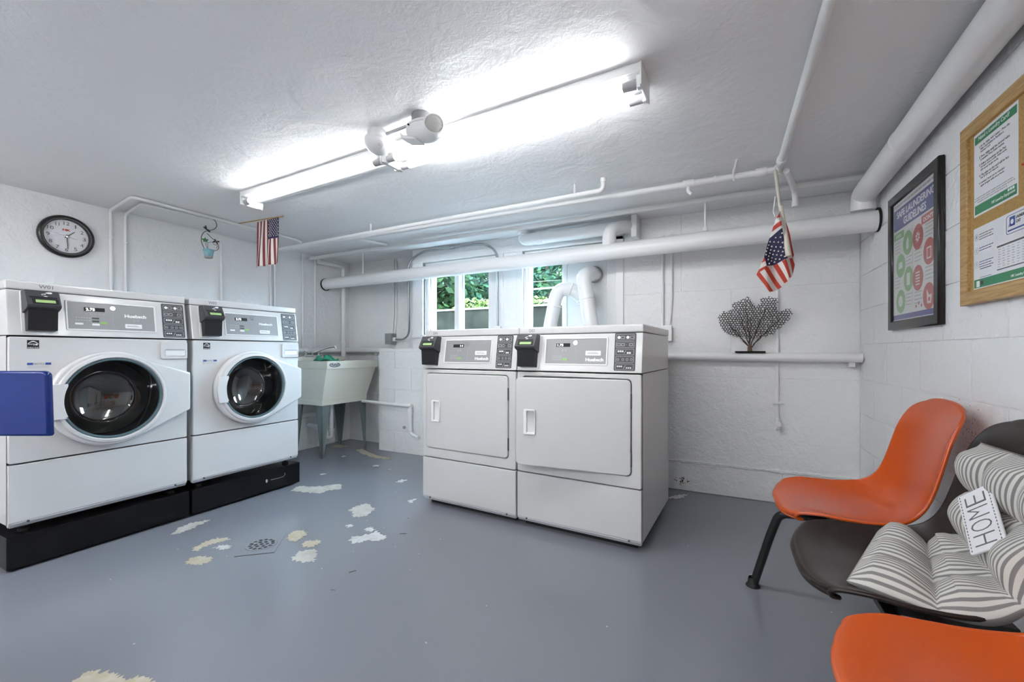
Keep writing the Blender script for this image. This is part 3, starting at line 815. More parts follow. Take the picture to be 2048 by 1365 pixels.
# ================================================================== LIGHT FIXTURES
def fixture(loc, rz, L, tubes, label, glow='tube_glow'):
    """strip light; local x along the strip, y across, z=0 at the ceiling"""
    t = thing('fluorescent_fixture', label, 'light', loc, rz, 'fluorescent strip lights')
    bm = bmesh.new()
    prism(bm, [(-.062, 0), (-.066, -.006), (-.066, -.030), (-.060, -.036), (-.030, -.044), (.030, -.044), (.060, -.036), (.066, -.030), (.066, -.006), (.062, 0)], 'x', 0, L)
    bevel(bm, .0015, 1)
    obj('channel', bm, 'fixture_enamel', t)
    for y in (-.068, .066):
        obj('edge_lip', rbox(.004, L - .004, y, y + .002, -.034, -.029, 0), 'fixture_enamel', t)
    for x, s in ((0, 1), (L, -1)):
        e = obj('end_plate', rbox(min(x - .001 * s, x + .004 * s), max(x - .001 * s, x + .004 * s), -.067, .067, -.078, -.001, .0008, 1), 'fixture_enamel', t)
    for y in (-.045, .045):
        for x, s in ((.004, 1), (L - .004, -1)):
            sk = bmesh.new(); prism(sk, [(y - .016, -.04), (y - .016, -.062), (y - .010, -.080), (y + .010, -.080), (y + .016, -.062), (y + .016, -.04)], 'x', min(x, x + .014 * s), max(x, x + .014 * s)); bevel(sk, .002, 1)
            obj('lamp_holder', sk, 'white_plastic', t)
    for y in tubes:
        g = bmesh.new(); tube(g, [(.062, y, -.062), (L - .062, y, -.062)], .0155, 16)
        tb = smooth_angle(obj('glow_tube', g, glow, t, label='lit white fluorescent tube'), 50)
        for a, b in ((.018, .064), (L - .064, L - .018)):
            c = bmesh.new(); tube(c, [(a, y, -.062), (b, y, -.062)], .0162, 16); smooth_angle(obj('tube_cap', c, 'panel_light', tb), 50)
    return t
RZF = math.atan2(1.455 - 1.555, -.24 + 2.56)
f0 = Vector((-2.56, 1.585, CEIL)); dv = Vector((math.cos(RZF), math.sin(RZF), 0))
fixture(f0, RZF, 1.155, [-.045], 'white strip light with one lit tube near the small flag')
fixture(f0 + dv * 1.16, RZF, 1.165, [-.045, .045], 'white strip light with two lit tubes beside the ceiling alarms')
fixture((-2.9, -.55, CEIL), 0, 1.165, [-.045, .045], 'added unseen fill strip light at the end of the room opposite the windows', 'tube_glow_fill')  # added fill lamp out of view, brightens the room
fixture((-2.9, -1.15, CEIL), 0, 1.165, [-.045, .045], 'added unseen fill strip light close to the wall facing the windows', 'tube_glow_fill')  # another unseen lamp, added as fill behind the camera
fixture((-1.35, -.55, CEIL), 0, 1.165, [-.045, .045], 'added unseen fill strip light behind the row of shell seats', 'tube_glow_fill')  # unseen fill lamp, added to even out the lighting

# ceiling alarms
a = thing('smoke_alarm', 'small round white smoke alarm on ceiling box beside strip light', 'alarm', (-1.335, 1.375, CEIL))
lathe_obj('box', [(0, 0), (.043, 0), (.045, -.004), (.045, -.032), (0, -.032)], 'white_plastic', a, None, 28)
lathe_obj('collar', [(.045, -.028), (.056, -.032), (.058, -.040), (.056, -.046), (.05, -.046)], 'white_plastic', a, None, 28)
lathe_obj('dome', [(.055, -.044), (.057, -.052), (.052, -.070), (.040, -.085), (.022, -.093), (0, -.095)], 'white_plastic', a, None, 28, 80)
sp = bmesh.new(); lathe(sp, [(0, .006), (.017, .004), (.022, 0), (.022, -.004)], 20)
obj('speaker_recess', sp, 'white_plastic', a, Matrix.Translation((.032, -.028, -.072)) @ Matrix.Rotation(R(30), 4, 'Z') @ Matrix.Rotation(R(125), 4, 'X'), True)
o_ = obj('grille', rects_mesh([(-.006 + i * .004, -.006 + j * .004, -.004 + i * .004, -.004 + j * .004) for i in range(3) for j in range(3)], .001, .006), 'print_grey', a, Matrix.Translation((.032, -.028, -.072)) @ Matrix.Rotation(R(30), 4, 'Z') @ Matrix.Rotation(R(125), 4, 'X')); o_['kind'] = 'stuff'
s = thing('ceiling_sensor', 'large white ceiling sensor with round grey lens facing the room', 'sensor', (-1.085, 1.355, CEIL))
lathe_obj('ceiling_box', [(0, 0), (.038, 0), (.04, -.003), (.04, -.04), (0, -.04)], 'conduit_box', s, None, 24)
bd = bmesh.new(); bmesh.ops.create_uvsphere(bd, u_segments=32, v_segments=18, radius=1)
bmesh.ops.transform(bd, matrix=Matrix.Translation((.02, -.004, -.072)) @ Matrix.Rotation(R(8), 4, 'Y') @ Matrix.Diagonal((.086, .056, .044, 1)), verts=bd.verts)
obj('body', bd, 'white_plastic', s, smooth=True)
lathe_obj('rim', [(.050, .006), (.056, .004), (.057, -.004), (.050, -.006)], 'white_plastic', s, Matrix.Translation((.02, -.004, -.052)) @ Matrix.Diagonal((1.48, 1, 1, 1)), 32)
LN = Matrix.Translation((.082, -.030, -.076)) @ Matrix.Rotation(R(42), 4, 'Z') @ Matrix.Rotation(R(90), 4, 'X')
lathe_obj('lens_ring', [(.040, -.02), (.041, .012), (.037, .017), (.034, .013)], 'white_plastic', s, LN, 32)
lathe_obj('lens', [(.036, .010), (.030, .016), (.018, .019), (0, .0205)], 'lens_grey', s, LN, 32, 80)
vz = bmesh.new(); prism(vz, [(-.078, -.070), (-.066, -.100), (.01, -.117), (.0, -.108), (-.058, -.088)], 'y', -.045, .02); bevel(vz, .002, 1)
obj('visor', vz, 'white_plastic', s)
lathe_obj('sensor_hole', [(0, .003), (.0035, .003), (.0035, -.003)], 'black_slot', s, Matrix.Translation((-.018, -.0585, -.062)) @ Matrix.Rotation(R(85), 4, 'X'), 10)
tag(tube_obj('alarm_conduit', [(-1.30, 1.38, CEIL - .018), (-1.12, 1.365, CEIL - .018)], .008, 'galvanised', None, 10), 'short metal conduit joining the two ceiling alarms', 'conduit')
tag(tube_obj('alarm_conduit', [(-1.315, 1.40, CEIL - .03), (-1.29, 1.47, CEIL - .03)], .012, 'pipe_paint', None, 10), 'stubby white connector between smoke alarm and strip light', 'connector')

# ================================================================== PIPES
def pipe(name, label, pts, r, m='pipe_paint', bend=.03, cat='pipe', seg=14, group=None, rings=(), n=6):
    o = tube_obj(name, pts, r, m, None, seg, bend, n)
    tag(o, label, cat, group)
    for p, d, rr, h in rings:            # couplings and fittings
        d = Vector(d).normalized(); p = Vector(p)
        tube_obj('coupling', [p - d * h / 2, p - d * h * .45, p + d * h * .45, p + d * h / 2], [rr * .96, rr, rr, rr * .96], m, o, seg)
    return o
BPZ = 1.645
big = pipe('drain_pipe', 'thick white pipe crossing above the windows along the back wall', [(LX + .01, 3.02, 1.648), (RX - .004, 2.81, 1.638)], .054, seg=24)
for x, y in ((LX + .012, 3.02), (RX - .005, 2.81)):
    lathe_obj('dark_gap_ring', [(.054, -.006), (.062, -.004), (.062, .004), (.054, .006)], 'rubber_black', big, Matrix.Translation((x, y, 1.643)) @ Matrix.Rotation(R(90), 4, 'Y'), 24)  # black ring puts the dark gap round each pipe end into colour
for x in (-3.10,):
    y = 3.02 - (x - LX) * .048
    tube_obj('hanger_rod', [(x, y, CEIL), (x, y, 1.70)], .007, 'pipe_paint', big, 8)
    lathe_obj('hanger_clamp', [(.0, .012), (.018, .010), (.018, -.004), (.0, -.006)], 'pipe_paint', big, Matrix.Translation((x, y, 1.708)), 12)
x = -.10; y = 3.02 - (x - LX) * .048
tube_obj('hanger_rod', [(x, y, CEIL), (x, y, 1.695)], .007, 'pipe_paint', big, 8)
lathe_obj('hanger_clamp', [(.0, .022), (.016, .020), (.018, 0), (.020, -.006), (.0, -.006)], 'pipe_paint', big, Matrix.Translation((x, y, 1.70)), 12)
pipe('drain_pipe', 'thick white pipe running under the ceiling along the poster wall', [(.652, -1.45, 1.856), (.652, 1.50, 1.842), (.655, 2.80, 1.778), (.655, 2.81, 1.70)], .053, seg=24, bend=.075, n=10,
     rings=[((.652, 2.22, 1.807), (0, 1, -.05), .0545, .004)])
pipe('supply_pipe', 'slim white pipe under the ceiling running towards the windows', [(.25, -1.45, 1.882), (.25, 2.52, 1.882)], .0165, bend=0,
     rings=[((.25, 2.40, 1.882), (0, 1, 0), .022, .035), ((.25, 2.52, 1.875), (0, 0, 1), .022, .05)])
pipe('supply_pipe', 'slim white pipe crossing the ceiling from the large flag to the clock wall', [(.25, 2.485, 1.870), (-3.655, 2.455, 1.862)], .0165, bend=0,
     rings=[((.17, 2.485, 1.870), (1, 0, 0), .021, .05), ((-.17, 2.48, 1.870), (1, 0, 0), .021, .06), ((-.04, 2.48, 1.870), (1, 0, 0), .0195, .012)])
bb = pipe('supply_pipe', 'white bib tap hanging from the slim ceiling pipe', [(-.17, 2.478, 1.855), (-.172, 2.470, 1.825), (-.150, 2.455, 1.800)], .009, bend=.01, cat='tap')
pipe('supply_pipe', 'slim white pipe close to the ceiling just before the back wall', [(.665, 2.83, 1.885), (-3.64, 2.83, 1.874)], .0165, bend=0,
     rings=[((-1.9, 2.83, 1.879), (1, 0, 0), .020, .012), ((-3.35, 2.83, 1.876), (1, 0, 0), .020, .02)])
pipe('supply_pipe', 'short white pipe stub bent up into the ceiling near the strip light', [(-.59, 2.30, CEIL - .002), (-.59, 2.30, 1.845), (-3.655, 2.37, 1.842)], .0135, bend=.03,
     rings=[((-.59, 2.30, 1.90), (0, 0, 1), .018, .02)])
for x, y, z in ((-.755, 2.305, 1.845), (-2.35, 2.345, 1.843)):
    pipe('pipe_hanger', 'white strap hanging the bent ceiling pipe near ' + ('its elbow' if x > -1 else 'the small flag'), [(x, y, CEIL - .001), (x, y - .002, z + .012)], .007, bend=0, cat='hanger', seg=8)
pipe('pipe_hanger', 'twisted white strap hanging the slim pipe near the large flag', [(.06, 2.36, CEIL - .001), (.055, 2.40, 1.898), (.045, 2.46, 1.885), (.05, 2.484, 1.848)], .006, bend=.02, cat='hanger', seg=8)
pipe('supply_pipe', 'short white pipe with elbow dropping behind the large flag', [(.28, 2.50, 1.862), (.31, 2.62, 1.862), (.355, 2.80, 1.845), (.36, 2.83, 1.775)], .0145, bend=.06, n=8,
     rings=[((.36, 2.829, 1.785), (0, 0, 1), .018, .03)])
pipe('supply_pipe', 'white angled pipe between two ceiling pipes near the corner', [(-2.72, 2.46, 1.885), (-2.62, 2.80, 1.885)], .011, bend=0, seg=10)
pipe('vent_pipe', 'white vertical pipe standing in the corner behind the utility sink', [(-3.565, 2.86, 1.845), (-3.565, 3.172, 1.845), (-3.565, 3.172, .907)], .021, bend=.03, rings=[((-3.565, 3.172, 1.05), (0, 0, 1), .025, .03)])
pipe('water_pipe', 'white horizontal pipe round the corner above the utility sink', [(-3.622, 2.10, .968), (-3.622, 3.288, .968), (-3.004, 3.288, .968)], .026, bend=.05, seg=16)
shelf = pipe('water_pipe', 'white horizontal pipe on the back wall carrying the coral sculpture', [(-.42, 3.082, .928), (RX - .005, 3.082, .921)], .027, bend=0, seg=20)
obj('pipe_bracket', rbox(.655, .685, 3.085, BY, .868, .898, .003), 'pipe_paint', shelf)
up = pipe('vent_pipe', 'thick white pipe section with fittings above the right window', [(-1.42, 3.05, CEIL - .01), (-1.42, 3.05, 1.845), (-.70, 3.02, 1.838)], .046, seg=20, bend=.06, n=8, rings=[((-1.42, 3.05, 1.893), (0, 0, 1), .052, .03), ((-1.28, 3.045, 1.845), (1, 0, 0), .05, .05)])
up2 = pipe('vent_pipe', 'white domed pipe fitting rising from the thick back pipe to the ceiling', [(-.70, 2.885, 1.64), (-.70, 2.885, 1.795), (-.62, 3.00, 1.835), (-.56, 3.06, 1.84)], .046, seg=20, bend=.07, n=8)
obj('flange', rbox(-.575, -.535, 2.99, BY - .005, 1.755, CEIL - .002, .008, 3), 'pipe_paint', up2)
vp = pipe('tap_pipe', 'thin white vertical pipe on the back wall ending in a tap', [(.303, 3.128, 1.80), (.303, 3.128, .52)], .0085, bend=0, seg=10,
     rings=[((.303, 3.122, .525), (0, 0, 1), .014, .025)])
obj('pipe_clip', rbox(.278, .328, 3.108, BY, .630, .642, .002), 'pipe_paint', vp)
tube_obj('tap_body', [(.303, 3.118, .515), (.303, 3.11, .49), (.303, 3.085, .470)], .013, 'pipe_paint', vp, 10, .012)
lathe_obj('tap_handle', [(0, .008), (.018, .006), (.020, 0), (.018, -.004), (0, -.004)], 'pipe_paint', vp, Matrix.Translation((.303, 3.085, .505)) @ Matrix.Rotation(R(70), 4, 'X'), 10)
lathe_obj('tap_nut', [(.0, .006), (.011, .006), (.011, -.006), (0, -.006)], 'print_dark', vp, Matrix.Translation((.303, 3.112, .500)), 8)
# electrical conduits
pipe('conduit', 'left one of two thin white conduits dropping behind dryer D02', [(-.383, 3.125, 1.775), (-.383, 3.125, .93)], .0095, bend=0, cat='conduit', seg=10)
pipe('conduit', 'white conduit entering the white wall box beside dryer D02', [(-.325, 3.125, 1.775), (-.325, 3.125, 1.30), (-.338, 3.122, 1.15)], .0095, bend=.1, cat='conduit', seg=10, rings=[((-.326, 3.125, 1.43), (0, 0, 1), .014, .012)])
jb = thing('junction_box', 'white painted wall box beside dryer D02 above the shelf pipe', 'wall box', (-.355, BY, 1.03))
obj('box', rbox(-.045, .035, -.05, 0, 0, .108, .006), 'pipe_paint', jb); obj('cover', rbox(-.047, .037, -.054, -.048, .002, .106, .003), 'pipe_paint', jb)
obj('knockout', shape(circ(0, 0, .012, 14), .002, 0, 0), 'black_slot', jb, frame((-.046, -.03, .055), (0, -1, 0), (0, 0, 1), (-1, 0, 0)))
pipe('conduit', 'rough vertical pipe on the back wall low down beside dryer D02', [(-.365, 3.118, .90), (-.365, 3.118, .02)], .018, bend=0, cat='pipe', seg=10)
ca = pipe('conduit', 'bare metal conduit arching over the sliding window into the grey box', [(-2.965, 3.295, 1.08), (-2.86, 3.28, 1.075), (-2.70, 3.19, 1.12), (-2.662, 3.14, 1.28), (-2.658, 3.12, 1.80), (-2.50, 3.12, 1.885), (-1.83, 3.12, 1.885), (-1.70, 3.12, 1.80), (-1.695, 3.118, 1.17)], .0095, 'galvanised', .09, 'conduit', 12, n=8,
     rings=[((-2.16, 3.12, 1.885), (1, 0, 0), .015, .05)])
obj('end_fitting', rbox(-1.73, -1.66, 3.10, 3.126, 1.15, 1.172, .004), 'pipe_paint', ca)
pipe('conduit', 'left one of twin white conduits rising from the grey box', [(-3.022, NY - .012, CEIL - .01), (-3.022, NY - .012, 1.30), (-3.035, NY - .02, 1.14)], .010, bend=.1, cat='conduit', seg=10)
pipe('conduit', 'right one of twin white conduits rising from the grey box', [(-2.992, NY - .012, CEIL - .01), (-2.992, NY - .012, 1.30), (-3.005, NY - .02, 1.14)], .010, bend=.1, cat='conduit', seg=10)
gb = thing('junction_box', 'grey metal electrical box on the niche wall left of the windows', 'wall box', (-3.035, NY, 1.03))
obj('box', rbox(-.04, .04, -.075, 0, 0, .11, .004), 'box_grey', gb); obj('cover', rbox(-.042, .042, -.079, -.074, .0, .11, .002), 'box_grey', gb)
obj('connector', rbox(.04, .07, -.06, -.02, .03, .07, .006), 'pipe_paint', gb)
X_ = LX + .011
pipe('conduit', 'white conduit rising beside the clock and looping along the ceiling', [(X_, 1.325, 1.0), (X_, 1.318, CEIL - .012), (-3.21, 1.26, CEIL - .012), (-3.21, 2.36, CEIL - .012), (-3.19, 2.40, CEIL - .03)], .0095, bend=.035, cat='conduit', seg=10, rings=[((X_, 1.320, 1.72), (0, 0, 1), .014, .012)])
pipe('conduit', 'white conduit between clock and hanging pot, following the ceiling loop inside', [(X_, 1.397, 1.0), (X_, 1.397, CEIL - .012), (-3.30, 1.345, CEIL - .012), (-3.235, 2.34, CEIL - .012)], .0085, bend=.035, cat='conduit', seg=10, rings=[((X_, 1.397, 1.70), (0, 0, 1), .014, .012)])
pipe('conduit', 'single white conduit on the clock wall behind the hanging pot', [(X_ + .02, 1.985, 1.855), (X_, 2.012, 1.845), (X_, 2.012, 1.0)], .0095, bend=.02, cat='conduit', seg=10)
for i, (y, zt, lb) in enumerate(((2.430, 1.80, 'first of the thin white conduits below the small flag'), (2.470, 1.80, 'second of the thin white conduits below the small flag'), (2.755, CEIL - .005, 'white conduit on the clock wall near the utility sink'), (2.895, CEIL - .03, 'white conduit on the clock wall just above the sink tap'))):
    pipe('conduit', lb, [(X_, y, zt), (X_, y, .99)], .0095, bend=0, cat='conduit', seg=10)
# dryer ducts
def duct(label, pts, r, ribs):
    o = pipe('dryer_duct', label, pts, r, 'pipe_paint', .085, 'duct', 22, 'dryer ducts', n=10)
    for p, d in ribs:
        d = Vector(d).normalized()
        q = d.to_track_quat('Z', 'Y').to_matrix().to_4x4()
        lathe_obj('rib', [(r - .003, -.005), (r + .004, -.002), (r + .004, .002), (r - .003, .005)], 'pipe_paint', o, Matrix.Translation(p) @ q, 22)
    return o
duct('white elbowed duct arching from dryer D01 towards the blanked window panel', [(-1.195, 2.985, .80), (-1.18, 2.99, 1.12), (-1.13, 3.0, 1.38), (-1.09, 3.0, 1.425), (-1.02, 3.02, 1.425), (-.935, 3.115, 1.345), (-.92, 3.16, 1.33)], .051,
     [((-1.142, 2.998, 1.30), (.2, 0, 1)), ((-.965, 3.08, 1.375), (.7, .6, -.5)), ((-.950, 3.098, 1.360), (.7, .6, -.5)), ((-.935, 3.112, 1.345), (.7, .6, -.5)), ((-1.02, 3.02, 1.42), (.8, .3, -.3))])
d2 = duct('white straight duct rising from dryer D02 into the window panel', [(-.83, 2.97, .80), (-.845, 2.98, 1.10), (-.905, 2.99, 1.43), (-.915, 2.995, 1.51), (-.885, 3.09, 1.545), (-.88, 3.17, 1.545)], .054, [((-.885, 2.987, 1.34), (-.17, 0, 1))])
lathe_obj('wall_collar', [(.056, .004), (.064, .002), (.064, -.008), (.056, -.008)], 'print_grey', d2, Matrix.Translation((-.88, BY - .012 + .03, 1.545)) @ Matrix.Rotation(R(90), 4, 'X'), 24)
# low water pipe on the base wall
lp_ = pipe('supply_pipe', 'white water pipe low on the block base beside the sink legs', [(-3.19, 3.07, .468), (-2.60, 3.07, .452), (-2.585, 3.065, .44), (-2.585, 3.065, .20), (-2.50, 3.07, .17)], .015, bend=.035,
     rings=[((-2.60, 3.07, .453), (1, 0, 0), .021, .05), ((-2.585, 3.065, .40), (0, 0, 1), .021, .05), ((-2.585, 3.065, .24), (0, 0, 1), .020, .04)])
lathe_obj('valve_knob', [(0, .01), (.014, .008), (.014, -.004), (0, -.006)], 'galvanised', lp_, Matrix.Translation((-2.64, 3.05, .255)) @ Matrix.Rotation(R(90), 4, 'X'), 10)
pipe('supply_pipe', 'white pipe low on the clock wall behind the sink legs', [(-3.625, 2.0, .34), (-3.625, 2.9, .335)], .022, bend=0)

# ================================================================== UTILITY SINK
SK = thing('utility_sink', 'cream plastic utility sink on four grey tapered legs', 'sink', (-3.38, 2.90, 0))
si = inv(SK)
def frustum(bm, t0, t1, b0, b1, zt, zb):
    (x0, y0), (x1, y1) = t0, t1; (u0, w0), (u1, w1) = b0, b1
    vt = [bm.verts.new(p) for p in ((x0, y0, zt), (x1, y0, zt), (x1, y1, zt), (x0, y1, zt))]
    vb = [bm.verts.new(p) for p in ((u0, w0, zb), (u1, w0, zb), (u1, w1, zb), (u0, w1, zb))]
    for i in range(4): bm.faces.new((vb[i], vb[(i + 1) % 4], vt[(i + 1) % 4], vt[i]))
    return vt, vb
tb = bmesh.new()
vt, vb = frustum(tb, (-3.625, 2.605), (-3.135, 3.195), (-3.57, 2.615), (-3.205, 3.135), .805, .515)
tb.faces.new(vb[::-1])
it, ib = frustum(tb, (-3.605, 2.625), (-3.155, 3.175), (-3.55, 2.635), (-3.225, 3.115), .872, .54)
for f in list(tb.faces)[-4:]: f.normal_flip()
tb.faces.new(ib)
# rolled rim band
r0, r1 = frustum(tb, (-3.64, 2.595), (-3.118, 3.21), (-3.636, 2.598), (-3.124, 3.206), .872, .80)
for i in range(4):
    tb.faces.new((r0[i], r0[(i + 1) % 4], it[(i + 1) % 4], it[i])); tb.faces.new((r1[(i + 1) % 4], r1[i], vt[i], vt[(i + 1) % 4]))
bmesh.ops.recalc_face_normals(tb, faces=tb.faces)
bevel(tb, .004, 2)
obj('basin', tb, 'tub_cream', SK, si)
sk = bmesh.new(); a_, b_ = frustum(sk, (-3.575, 2.610), (-3.200, 3.140), (-3.572, 2.612), (-3.204, 3.136), .518, .470); sk.faces.new(a_); sk.faces.new(b_[::-1]); bevel(sk, .002, 1)
obj('base_skirt', sk, 'tub_cream', SK, si)
obj('deck', rbox(-3.64, -3.54, 2.62, 3.18, .868, .905, .006), 'tub_cream', SK, si)
def sink_leg(x, y, sx, sy):
    bm = bmesh.new()
    # angle-iron leg: two tapered plates meeting at the outer corner
    w0, w1 = .085, .022
    prism(bm, [(x, .475), (x - sx * w0, .475), (x - sx * w1, 0), (x, 0)], 'y', y, y - sy * .003)
    prism(bm, [(y, .475), (y - sy * w0, .475), (y - sy * w1, 0), (y, 0)], 'x', x, x - sx * .003)
    bmesh.ops.recalc_face_normals(bm, faces=bm.faces)
    l = obj('leg', bm, 'leg_grey', SK, si)
    lathe_obj('bolt', [(0, .003), (.004, .003), (.005, 0)], 'print_dark', l, Matrix.Translation((x - sx * .011, y - sy * .0015, .02)) @ Matrix.Rotation(R(90 * sy), 4, 'X'), 8)
for x, sx in ((-3.205, 1), (-3.565, -1)):
    for y, sy in ((2.615, -1), (3.13, 1)): sink_leg(x, y, sx, sy)
tube_obj('drain_trap', [(-3.38, 2.86, .50), (-3.38, 2.86, .20), (-3.38, 2.86, .13), (-3.38, 2.80, .13), (-3.38, 2.80, .24), (-3.62, 2.80, .24)], .019, 'pipe_paint', SK, 14, .035, mtx=si)
lathe_obj('trap_nut', [(.018, .014), (.027, .012), (.027, -.012), (.018, -.014)], 'pipe_paint', SK, si @ Matrix.Translation((-3.38, 2.86, .20)), 14)
fc = obj('faucet_base', rbox(-3.592, -3.548, 2.70, 2.90, .903, .925, .008, 3), 'chrome', SK, si)
tube_obj('spout', [(-3.57, 2.80, .92), (-3.57, 2.80, .945), (-3.48, 2.88, .99), (-3.41, 2.935, 1.012), (-3.40, 2.94, .985)], .011, 'chrome', fc, 12, .025)
for y in (2.73, 2.87):
    lathe_obj('tap_handle', [(0, .045), (.018, .043), (.021, .03), (.012, .012), (.014, .0)], 'chrome', fc, Matrix.Translation((-3.57, y, .922)), 12)
LG = si @ frame((-3.121, 2.68, .838), (0, 1, 0), (-.075, 0, 1), (1, 0, .075))
bdg = decal([circ(0, 0, .058, 32, .021), circ(0, 0, .050, 32, .016)], 'print_dark', SK, LG, .001, .002, 'badge_ring')
decal([circ(0, 0, .050, 32, .016)], 'print_grey', SK, LG, .001, .001, 'badge')
decal([[(-.036 + .072 * k / 16, .004 + .007 * math.sin(k * .9)) for k in range(17)] + [(.036 - .072 * k / 16, -.004 + .006 * math.sin((16 - k) * .9)) for k in range(17)]], 'print_dark', SK, LG, .0021, .0006, 'badge_script')
# green cloth
random.seed(5)
gc = bmesh.new(); G = 16
gv = [[None] * G for _ in range(G)]
for i in range(G):
    for j in range(G):
        u, v = i / (G - 1), j / (G - 1)
        h = .02 + .018 * math.sin(u * 9 + v * 4) + .014 * math.sin(v * 13 - u * 5) + random.uniform(-.006, .006)
        e = min(u, 1 - u, v, 1 - v); h = max(.004, h) * min(1, e * 7 + .25)
        gv[i][j] = gc.verts.new((-3.30 + u * .17 + .012 * math.sin(v * 9), 2.60 + v * .12 + .012 * math.sin(u * 8), .876 + h))
for i in range(G - 1):
    for j in range(G - 1): gc.faces.new((gv[i][j], gv[i + 1][j], gv[i + 1][j + 1], gv[i][j + 1]))
r = bmesh.ops.extrude_face_region(gc, geom=list(gc.faces))
for vv in [q for q in r['geom'] if isinstance(q, bmesh.types.BMVert)]: vv.co.z = max(.8735, vv.co.z - .006)
bmesh.ops.recalc_face_normals(gc, faces=gc.faces)
tag(obj('cleaning_cloth', gc, 'cloth_green', smooth=True), 'crumpled green cloth on the rim of the utility sink', 'cloth')
# floor drain
DR = thing('floor_drain', 'square floor drain plate with round perforated grate', 'drain', (-2.045, 1.315, 0), R(41))
pw_, ph_ = .084, .102
obj('plate', shape([rrect(-pw_, -ph_, pw_, ph_, .004), circ(0, .004, .0705, 32)], .0022, .0006, .0002), 'floor_paint', DR)
holes = []
for rr, nn in ((0, 1), (.0255, 6), (.050, 13)):
    for k in range(nn): holes.append(circ(rr * math.cos(2 * math.pi * k / nn), .004 + rr * math.sin(2 * math.pi * k / nn), .0088, 12))
obj('grate', shape([circ(0, .004, .0700, 32)] + holes, .002, 0, .0012), 'floor_paint', DR)
obj('drain_well', shape(circ(0, .004, .069, 24), .0006, 0, .0001), 'black_slot', DR)
tube_obj('plate_gap', [(-pw_, -ph_ - .001, .001), (pw_, -ph_ - .001, .001), (pw_ + .001, -ph_ * .7, .001)], .0013, 'print_dark', DR, 5)

# ================================================================== THINGS ON THE WALLS
LWF = frame((LX, 0, 0), (0, 1, 0), (0, 0, 1), (1, 0, 0))       # clock wall: x = +Y, y = up, z = into room
RWF = frame((RX, 0, 0), (0, -1, 0), (0, 0, 1), (-1, 0, 0))     # poster wall: x = -Y, y = up, z = into room
I4 = Matrix.Identity(4)
# wall clock
ck = thing('wall_clock', 'round wall clock with black rim and white face above the washing machines', 'clock', (LX, 1.108, 1.672))
CKF = frame((.0, 0, 0), (0, 1, 0), (0, 0, 1), (1, 0, 0))
lathe_obj('rim', [(.128, .0), (.130, .012), (.127, .026), (.116, .033), (.104, .030), (.101, .020), (.101, .006)], 'frame_black', ck, CKF, 56, 50)
obj('face', shape(circ(0, 0, .103, 48), .006, 0, .006), 'paper', ck, CKF)
for k in range(12):
    a = R(90 - 30 * (k + 1)); s_ = str(k + 1); w = .003 if s_ == '1' else .0085 if s_ == '11' else .0135 if len(s_) > 1 else .0075
    x, y = .081 * math.cos(a), .081 * math.sin(a)
    text(s_, x - w, y - .0105, x + w, y + .0105, 'text_grey', ck, CKF, .0128, 0, 'numeral')
text('HK', -.018, .034, .018, .047, 'print_red', ck, CKF, .0128, .05, 'brand_lettering')
def hand(name, ang, l0, l1, w, z, m):
    a = R(ang); d = (math.sin(a), math.cos(a)); n = (d[1], -d[0])
    p = [(d[0] * -l0 + n[0] * w, d[1] * -l0 + n[1] * w), (d[0] * l1 + n[0] * w * .6, d[1] * l1 + n[1] * w * .6), (d[0] * l1 - n[0] * w * .6, d[1] * l1 - n[1] * w * .6), (d[0] * -l0 - n[0] * w, d[1] * -l0 - n[1] * w)]
    return obj(name, shape(p, .0012, 0, z), m, ck, CKF)
hand('hour_hand', 45, .012, .052, .0028, .0145, 'print_dark'); hand('minute_hand', 176, .012, .078, .0022, .0162, 'print_dark'); hand('second_hand', 283, .05, .055, .0009, .0178, 'panel_light')
lathe_obj('hub', [(0, .0215), (.005, .021), (.006, .012)], 'chrome', ck, CKF, 14)

# hanging flower pot ornament
pt = thing('hanging_pot_ornament', 'small teal pot ornament hung on curled wire with dragonfly', 'ornament', (-3.21, 1.712, CEIL - .025))
def wp(dy, dz): return (0, dy, dz)
tube_obj('wire_hook', [wp(-.035, .004), wp(.0, .010), wp(.025, -.010), wp(.030, -.04), wp(.010, -.068), wp(-.025, -.082), wp(-.055, -.10), wp(-.072, -.135), wp(-.070, -.18), wp(-.052, -.215)], .0022, 'wire_bronze', pt, 6, .02)
tube_obj('wire_loop', [wp(-.035, -.105), wp(-.005, -.13), wp(.030, -.155), wp(.043, -.18), wp(.036, -.205), wp(.015, -.215)], .0020, 'wire_bronze', pt, 6, .015)
tube_obj('wire_scroll', [wp(-.03, -.215), wp(-.032, -.17), wp(.0, -.155), wp(.012, -.175), wp(.028, -.17), wp(.034, -.185), wp(.024, -.195)], .0014, 'wire_bronze', pt, 5, .01)
df = tube_obj('dragonfly', [wp(-.055, -.068), wp(-.015, -.092)], .004, 'wire_bronze', pt, 6)
DF_ = frame((.004, -.040, -.078), (0, 1, 0), (0, 0, 1), (1, 0, 0))
for a, l in ((110, .026), (150, .024), (-20, .024), (-45, .022)):
    ca_, sa_ = math.cos(R(a)), math.sin(R(a))
    obj('wing', shape([(l * .5 * ca_ + l * .5 * math.cos(t) * ca_ - l * .2 * math.sin(t) * sa_, l * .5 * sa_ + l * .5 * math.cos(t) * sa_ + l * .2 * math.sin(t) * ca_) for t in [2 * math.pi * k / 12 for k in range(12)]], .002, 0, 0), 'wire_bronze', df, DF_)
pot = lathe_obj('pot', [(0, 0), (.022, 0), (.025, .012), (.031, .045), (.034, .047), (.034, .056), (.029, .056), (.027, .046), (0, .044)], 'teal_glaze', pt, Matrix.Translation((0, -.025, -.272)), 24)
lathe_obj('pot_foot', [(0, -.003), (.023, -.003), (.0245, .004), (.0255, .011)], 'print_grey', pot, None, 24)
